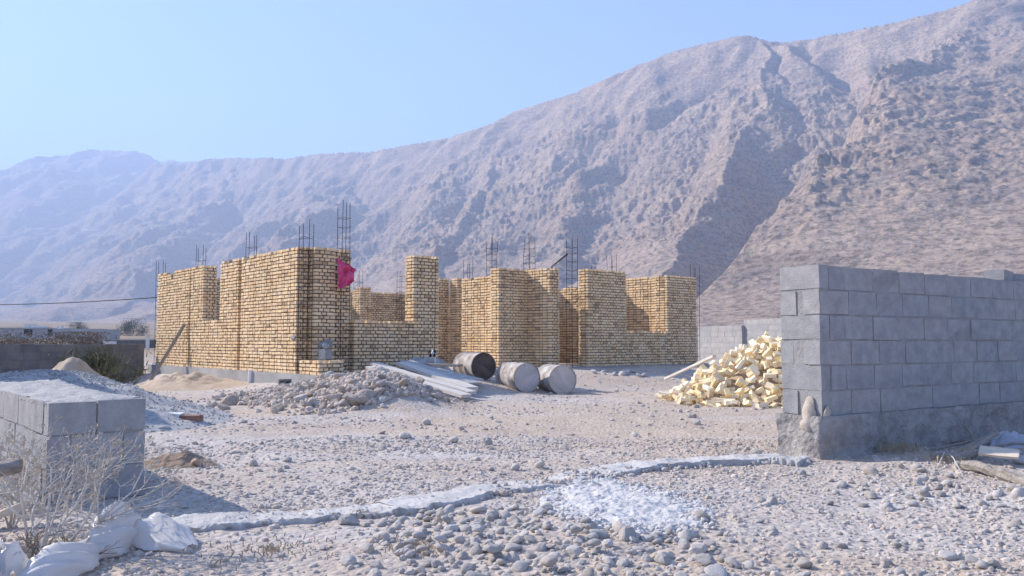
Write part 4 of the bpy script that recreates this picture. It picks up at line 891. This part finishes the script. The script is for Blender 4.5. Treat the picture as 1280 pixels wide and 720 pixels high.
# white plastic sacking in the left foreground
def sheet_loft(name, sects, label, seed, m='plastic', n=70, per=64):
    """closed limp sack: sections (px, py, half width m, height m) along the ground"""
    P = np.array([[*grd(a, b, .02)[:2], w, h] for a, b, w, h in sects]); t = np.linspace(0, len(P)-1, n)
    q = np.stack([np.interp(t, range(len(P)), P[:, i]) for i in range(4)], -1)
    for i in range(4):
        kk = np.array([1, 2, 3, 2, 1])/9; q[2:-2, i] = np.convolve(q[:, i], kk, mode='valid')
    dx, dy = np.gradient(q[:, 0]), np.gradient(q[:, 1]); l = np.hypot(dx, dy)+1e-9; nx, ny = -dy/l, dx/l
    a = np.linspace(0, 2*np.pi, per, endpoint=False); V = []
    for i in range(n):
        f = i/(n-1); k_ = .88+.30*(ridged(np.cos(a)*.8+f*6, np.sin(a)*.8+f*3+seed, 3, seed, .5)-.6); cx_ = np.cos(a)*q[i, 2]*k_; cz = np.sin(a)
        X = q[i, 0]+nx[i]*cx_; Y = q[i, 1]+ny[i]*cx_; g = gz(X, Y)
        hgt = np.where(cz > 0, np.power(np.abs(cz), .85)*q[i, 3]*k_, cz*.02); V.append(np.stack([X, Y, g+hgt+.012], -1))
    V = np.concatenate(V); i = np.arange(n-1)[:, None]; j = np.arange(per)[None]
    F = np.stack([i*per+j, (i+1)*per+j, (i+1)*per+(j+1) % per, i*per+(j+1) % per], -1).reshape(-1, 4)
    o = link(name, np_mesh(name, V, F, [M[m]], smooth=True)); return tag(o, label, 'plastic sheet')
sheet_loft('plastic_sheet', [(20, 735, .03, .03), (55, 722, .10, .09), (85, 706, .12, .10), (112, 694, .05, .07), (130, 688, .11, .12), (150, 676, .12, .18), (166, 672, .045, .08), (185, 676, .10, .12), (212, 680, .12, .09), (238, 686, .04, .02)], 'long crumpled white plastic sheet twisted along the ground in front of the dry bush', 7)
sheet_loft('plastic_sheet', [(-60, 740, .06, .08), (-20, 728, .14, .16), (6, 724, .10, .15), (16, 726, .03, .05)], 'smaller piece of white plastic sheet at the lower left corner', 9)

# ------------------------------------------------------------------ dry bush, weeds, shrubs
def dry_bush(base, height, spread, seed, label, m='twig', sm='seed', lean=(0, 0), depth=5, stems=4, thick=.010, seeds=True, name='dry_bush'):
    rg_ = random.Random(seed); mb = MB(); tips = []
    def grow(p, d, ln, r, lv):
        pts = [p]; k = 3; dd = d
        for _ in range(k):
            dd = (dd+Vector((rg_.gauss(0, .13), rg_.gauss(0, .13), rg_.gauss(.03, .1)))).normalized(); p = p+dd*ln/k; pts.append(p)
        r1 = r*.62; mb.tube(pts, [r+(r1-r)*i/k for i in range(k+1)], 5 if r > .004 else 3, cap=False)
        if lv <= 0: tips.append((p, dd)); return
        for _ in range(rg_.choice([2, 2, 3])):
            a = (dd+Vector((rg_.gauss(0, .55), rg_.gauss(0, .55), rg_.gauss(.05, .35)))).normalized(); grow(p, a, ln*rg_.uniform(.6, .85), r1, lv-1)
        if rg_.random() < .5: grow(pts[2], (dd+Vector((rg_.gauss(0, .8), rg_.gauss(0, .8), rg_.gauss(.1, .3)))).normalized(), ln*.55, r1*.7, max(0, lv-2))
    for s in range(stems):
        a = rg_.uniform(0, 6.283); d = Vector((math.cos(a)*spread+lean[0], math.sin(a)*spread+lean[1], 1)).normalized()
        grow(Vector((rg_.uniform(-.03, .03), rg_.uniform(-.03, .03), -.04)), d, height*rg_.uniform(.26, .36), thick*rg_.uniform(.7, 1.1), depth-1)
    root = empty(name, base, 0, label, 'bush'); mb.build('branches', [M[m]], root, True)
    if seeds:
        sb = MB()
        for p, d in tips:
            if rg_.random() < .75:
                for _ in range(rg_.choice([3, 4, 5, 6])):
                    v = Vector((rg_.gauss(0, 1), rg_.gauss(0, 1), rg_.gauss(.6, .8))).normalized(); q = p+v*rg_.uniform(.010, .026); w = v.cross(Vector((.3, .5, .8))).normalized()*rg_.uniform(.003, .006)
                    sb.add([p-w*.4, q-w, q+v*.007, q+w], [(0, 1, 2, 3)])
        s = sb.build('seed_heads', [M[sm]], root); s['kind'] = 'stuff'
    return root
def gp(px, py): c_ = grd(px, py, .0); return (c_[0], c_[1], g1(c_[0], c_[1]))
dry_bush(gp(45, 695), .78, .42, 3, 'tall pale dry bush standing in front of the left block stub', lean=(.1, .1), stems=5, depth=5, thick=.010)
dry_bush(gp(84, 690), .66, .30, 5, 'leafless dry bush with branches leaning right over the white plastic', lean=(.7, .05), stems=4, depth=5, thick=.009)
dry_bush(gp(8, 665), .62, .45, 8, 'pale dry bush at the left edge beside the cut log', stems=4, depth=5, thick=.009)
dry_bush(gp(30, 640), .42, .6, 12, 'low tangled dry bush close against the block stub', stems=6, depth=5)
b_ = dry_bush(gp(100, 700), .22, 1.2, 15, 'dark dead twigs tangled behind the white plastic', 'twigdark', lean=(.6, 0), stems=6, depth=4, thick=.006, seeds=False)
dry_bush(gp(30, 705), .25, 1.4, 16, 'dark dead twigs on the ground at the lower left', 'twigdark', stems=7, depth=4, thick=.007, seeds=False)
# log and plank at left edge
lg = gp(-10, 655); zz = lambda px, py, Y: tuple(at(px, py, Y))
o = MB().tube([zz(-70, 600, 4.2), zz(-20, 590, 4.25), zz(12, 585, 4.3), zz(29, 581, 4.32)], [.05, .042, .036, .034], 12, 0, .5, True, 1).build('cut_log', [M['wood'], M['cutwood']], None, True); tag(o, 'cut grey branch with an orange sawn end at the left edge', 'log')
o = MB().tube([zz(-90, 640, 4.1), zz(-75, 640, 4.1), zz(-70, 602, 4.2)], [.05, .05, .04], 9).build('log_stump', [M['wood']], None, True); tag(o, 'grey forked stump holding up the cut branch at the left edge', 'stump')
board('wood_plank', gp(-60, 668), Vector(gp(28, 664))+Vector((0, 0, .12)), .09, .035, 'pale sawn plank poking out under the dry bush at the left edge', 'palewood', seed=31)
# weeds at the foot of the right wall
def tuft(px, py, h, n, seed, label, name='dry_weed', m='weed', spread=.12):
    rg_ = random.Random(seed); mb = MB()
    for _ in range(n):
        a = rg_.uniform(0, 6.28); r = spread*rg_.random(); b0 = Vector((math.cos(a)*r, math.sin(a)*r, 0)); L_ = h*rg_.uniform(.4, 1); d = Vector((rg_.gauss(0, .5), rg_.gauss(0, .5), 1)).normalized(); s = d.cross(Vector((0, 1, .2))).normalized()*.0025
        mid = b0+d*L_*.6; tip = mid+(d+Vector((rg_.gauss(0, .5), rg_.gauss(0, .5), -.5))).normalized()*L_*.4; mb.add([b0-s, b0+s, mid+s, tip, mid-s], [(0, 1, 2, 3, 4)])
    o = mb.build(name, [M[m]]); o.location = gp(px, py); return tag(o, label, 'weed')
tuft(1125, 572, .13, 190, 1, 'dry brown weed tuft at the foot of the right block wall', spread=.2)
tuft(1180, 585, .10, 110, 2, 'low dry weed beside the broken beam', spread=.18)
tuft(1060, 562, .08, 90, 3, 'small dry weed beside the white stone at the wall corner', spread=.12)
stuff(tuft(520, 690, .05, 120, 4, 'sparse straw tuft at the left edge of the cobbles', spread=.25)); stuff(tuft(340, 690, .05, 160, 5, 'flattened dry straw on the brown soil below the strip', spread=.35))
# twigs and broken timber on the right
o = MB().tube([gp(1172, 590), tuple(Vector(gp(1182, 584))+Vector((0, 0, .07))), tuple(Vector(gp(1192, 588))+Vector((0, 0, .05))), gp(1204, 598)], .0045, 6).build('bent_wire', [M['twig']], None, True); tag(o, 'thin pale bent twig arching beside the broken beam', 'twig')
def beam():
    a, b = Vector(gp(1206, 592)), Vector(gp(1300, 612)); rg_ = random.Random(5); pts = [a+(b-a)*t+Vector((0, 0, .035+.012*math.sin(5*t))) for t in np.linspace(0, 1, 9)]
    mb = MB(); mb.tube(pts, [.034, .045, .04, .044, .038, .042, .036, .04, .035], 9); mb.V = [tuple(c+rg_.gauss(0, .006) for c in v) for v in mb.V]
    o = mb.build('broken_beam', [M['wood']]); tag(o, 'weathered grey broken beam on the ground at the right edge', 'beam')
    return a, b
beam()
board('wood_plank', tuple(Vector(gp(1225, 588))+Vector((0, 0, .10))), tuple(Vector(gp(1275, 592))+Vector((0, 0, .10))), .11, .02, 'pale split wood piece resting on the broken beam', 'palewood', seed=41, roll=.5)
board('wood_plank', tuple(Vector(gp(1208, 586))+Vector((0, 0, .10))), tuple(Vector(gp(1240, 576))+Vector((0, 0, .14))), .14, .03, 'grey broken board propped behind the beam', 'wood', seed=42, roll=-.4)
for k, (A_, B_, r, lab) in enumerate([((1168, 575), (1262, 556), .014, 'long grey stick lying in the shade of the right wall'), ((1190, 560), (1230, 572), .012, 'short grey stick crossing the long one in the shade'), ((1210, 535), (1222, 566), .011, 'upright broken stick in the wall shade'), ((1225, 566), (1285, 548), .018, 'thick pale branch in the shade at the right edge'), ((1240, 575), (1300, 570), .015, 'grey branch lying behind the broken beam')]):
    a, b = Vector(gp(*A_)) if k != 2 else Vector(gp(1222, 570)), Vector(gp(*B_))
    if k == 2: b = a+Vector((-.09, .03, .22))
    else: a = a+Vector((0, 0, .03)); b = b+Vector((0, 0, .05))
    mid = (a+b)/2+Vector((.01, .02, .03)); tag(MB().tube([a, mid, b], [r, r*.9, r*.6], 7).build('dry_stick', [M['wood']], None, True), lab, 'stick')
c_ = gp(1268, 562); crumple('rag', c_, .30, .2, .12, 'tarpblue', 11, 'pale bluish rag crumpled in the shade at the right edge', 'rag', R(30))
x, y, z = gp(1278, 588); stone('boulder', RM[2], x, y, .08, 'round grey stone at the right edge beside the beam', 'rock')

# grey-green shrub before the far wall, shrubs beyond it
def leafy(name, base, rx, ry, h, n, ls, m, seed, label, cat='shrub', stem='twigdark', wisp=False):
    rg_ = np.random.default_rng(seed); root = empty(name, base, 0, label, cat); k = 22 if wisp else 9; cl = rg_.normal(size=(k, 3))*[rx*.45, ry*.45, h*.2]+[0, 0, h*.5]
    c0 = cl[rg_.integers(0, k, n)]+rg_.normal(size=(n, 3))*[rx*.22, ry*.22, h*.16]; c0[:, 2] = np.clip(c0[:, 2], .02, h)
    c0[:, 0] *= .45+.6*np.sqrt(np.clip(c0[:, 2:3]/h, 0, 1))[:, 0] if wisp else 1
    d = rg_.normal(size=(n, 3)); d[:, 2] = np.abs(d[:, 2])*(2.2 if wisp else 1); d /= np.linalg.norm(d, axis=1)[:, None]; s = np.cross(d, rg_.normal(size=(n, 3))); s /= np.linalg.norm(s, axis=1)[:, None]
    l = ls*rg_.uniform(.6, 1.4, n)[:, None]; w = l*(.10 if wisp else .4); V = np.stack([c0-s*w, c0+s*w, c0+d*l+s*w*.3, c0+d*l-s*w*.3], 1).reshape(-1, 3)
    F = np.arange(4*n).reshape(n, 4); link('foliage', np_mesh('foliage', V, F, [M[m]]), root)
    mb = MB()
    for q in cl[:8]: mb.tube([(0, 0, -.1), tuple(q*np.array([.5, .5, .6])), tuple(q)], [.02*h, .012*h, .006*h], 5)
    mb.build('stems', [M[stem]], root); return root
p = at(122, 470, 20.6); leafy('shrub', (p[0], p[1], g1(p[0], p[1])-.05), .75, .5, 1.05, 2600, .13, 'green', 3, 'wispy grey-green shrub growing before the dark far wall', wisp=True)
for px, py, Y, rx, h, m, lab, sd in ((12, 431, 34, 1.4, 1.35, 'bushbrown', 'rounded brown bush behind the far wall at the left edge', 5), (70, 432, 36, 1.7, 1.15, 'bushbrown', 'wide low brown bush behind the far wall', 6), (24, 432, 40, .6, .6, 'bushbrown', 'small brown bush between the two larger brown bushes', 13),
                                 (122, 430, 70, 1.6, 1.3, 'bushdark', 'dark bluish bush beyond the cream fence', 7), (165, 406, 300, 5, 7, 'bushdark', 'large dark tree on the far slope left of the house', 8), (100, 409, 260, 3, 4.5, 'bushdark', 'small dark tree behind the far building', 9), (53, 410, 255, 3, 4, 'bushdark', 'small tree behind the far building roof', 10)):
    p = at(px, py, Y); leafy('shrub' if Y < 100 else 'tree', (p[0], p[1], p[2]-h*(.62 if Y < 100 else .8)), rx, rx, h*1.1, 5200, .045*rx, m, sd, lab, 'shrub' if Y < 100 else 'tree')

# ------------------------------------------------------------------ far buildings
def boxthing(name, px0, px1, py0, Y, depth, m, label, cat, base=None, extra=None, yaw=0):
    a, b = at(px0, py0, Y), at(px1, py0, Y); g = float(gz(np.array([a[0]]), np.array([Y]), False)[0]) if base is None else base
    o = empty(name, (a[0], Y, g-.4), yaw, label, cat); w = b[0]-a[0]; h = a[2]-g+.4
    mb = MB(); mb.box((0, 0, 0), (w, depth, h)); mb.build('wall', [M[m]], o); return o, w, h
o, w, h = boxthing('far_building', -40, 122, 411, 160, 9, 'housewall', 'long low grey building far off beyond the left wall', 'building', yaw=R(3))
MB().box((-.2, -.2, h), (w*.62, 9.2, h+.25)).build('roof', [M['housewall']], o); MB().box((w*.395, 1, h), (w*.44, 4, h+1.0)).build('roof_hut', [M['housewhite']], o)
MB().box((w*.46, .6, h+.25), (w*.575, .9, h+.62)).build('parapet', [M['housewhite']], o)
for f_ in (.42, .60): MB().box((w*f_, -.05, .8), (w*f_+(1.6 if f_ == .42 else .9), .1, 2.0)).build('window', [M['dark']], o)
for f_ in (.65, .68): MB().box((w*f_, 1, h), (w*f_+.4, 1.5, h+.6)).build('roof_tank', [M['housewhite']], o)
o, w, h = boxthing('small_building', 130, 182, 425.5, 62, 3, 'darkblock', 'small low grey block shed beyond the far wall', 'shed', base=.2)
MB().box((-.02, -.06, .3), (.96, -.005, h-.05)).build('pale_end', [M['housewhite']], o); MB().box((-.1, -.1, h), (w+.1, 3.1, h+.08)).build('roof', [M['housewall']], o)
o, w, h = boxthing('far_fence', 90, 107, 425, 75, .3, 'cream', 'short cream fence section beyond the far wall', 'fence', base=.2)
for f_ in np.linspace(0, 1, 6): MB().box((w*f_-.04, -.08, 0), (w*f_+.04, -.005, h+.06)).build('post', [M['cream']], o)
p = at(182, 431, 55); o = MB().box((0, 0, 0), (.18, .18, .95)).box((-.03, -.03, .95), (.21, .21, 1.0)).build('gate_post', [M['housewhite']]); o.location = (p[0], p[1], p[2]-.35); tag(o, 'slim white post just left of the house corner beyond the wall', 'post')
# overhead cable from a pole outside the picture to the house corner
A0 = Vector(at(-160, 377, 34)); B0 = Vector((*from_uv(.15, 9.42), 0)); B0.z = float(at(194, 371.5, B0.y)[2])
pts = [A0+(B0-A0)*t+Vector((0, 0, -.35*4*t*(1-t)*.5)) for t in np.linspace(0, 1, 24)]
tag(MB().tube(pts, .014, 5).build('overhead_cable', [M['wire']]), 'thin dark overhead cable running in from the left to the house corner', 'cable')
pl = MB(); pl.tube([(A0.x, A0.y, -.6), (A0.x, A0.y, A0.z+.35)], [.11, .08], 10); tag(pl.build('utility_pole', [M['wood']]), 'wooden utility pole carrying the overhead cable', 'pole')
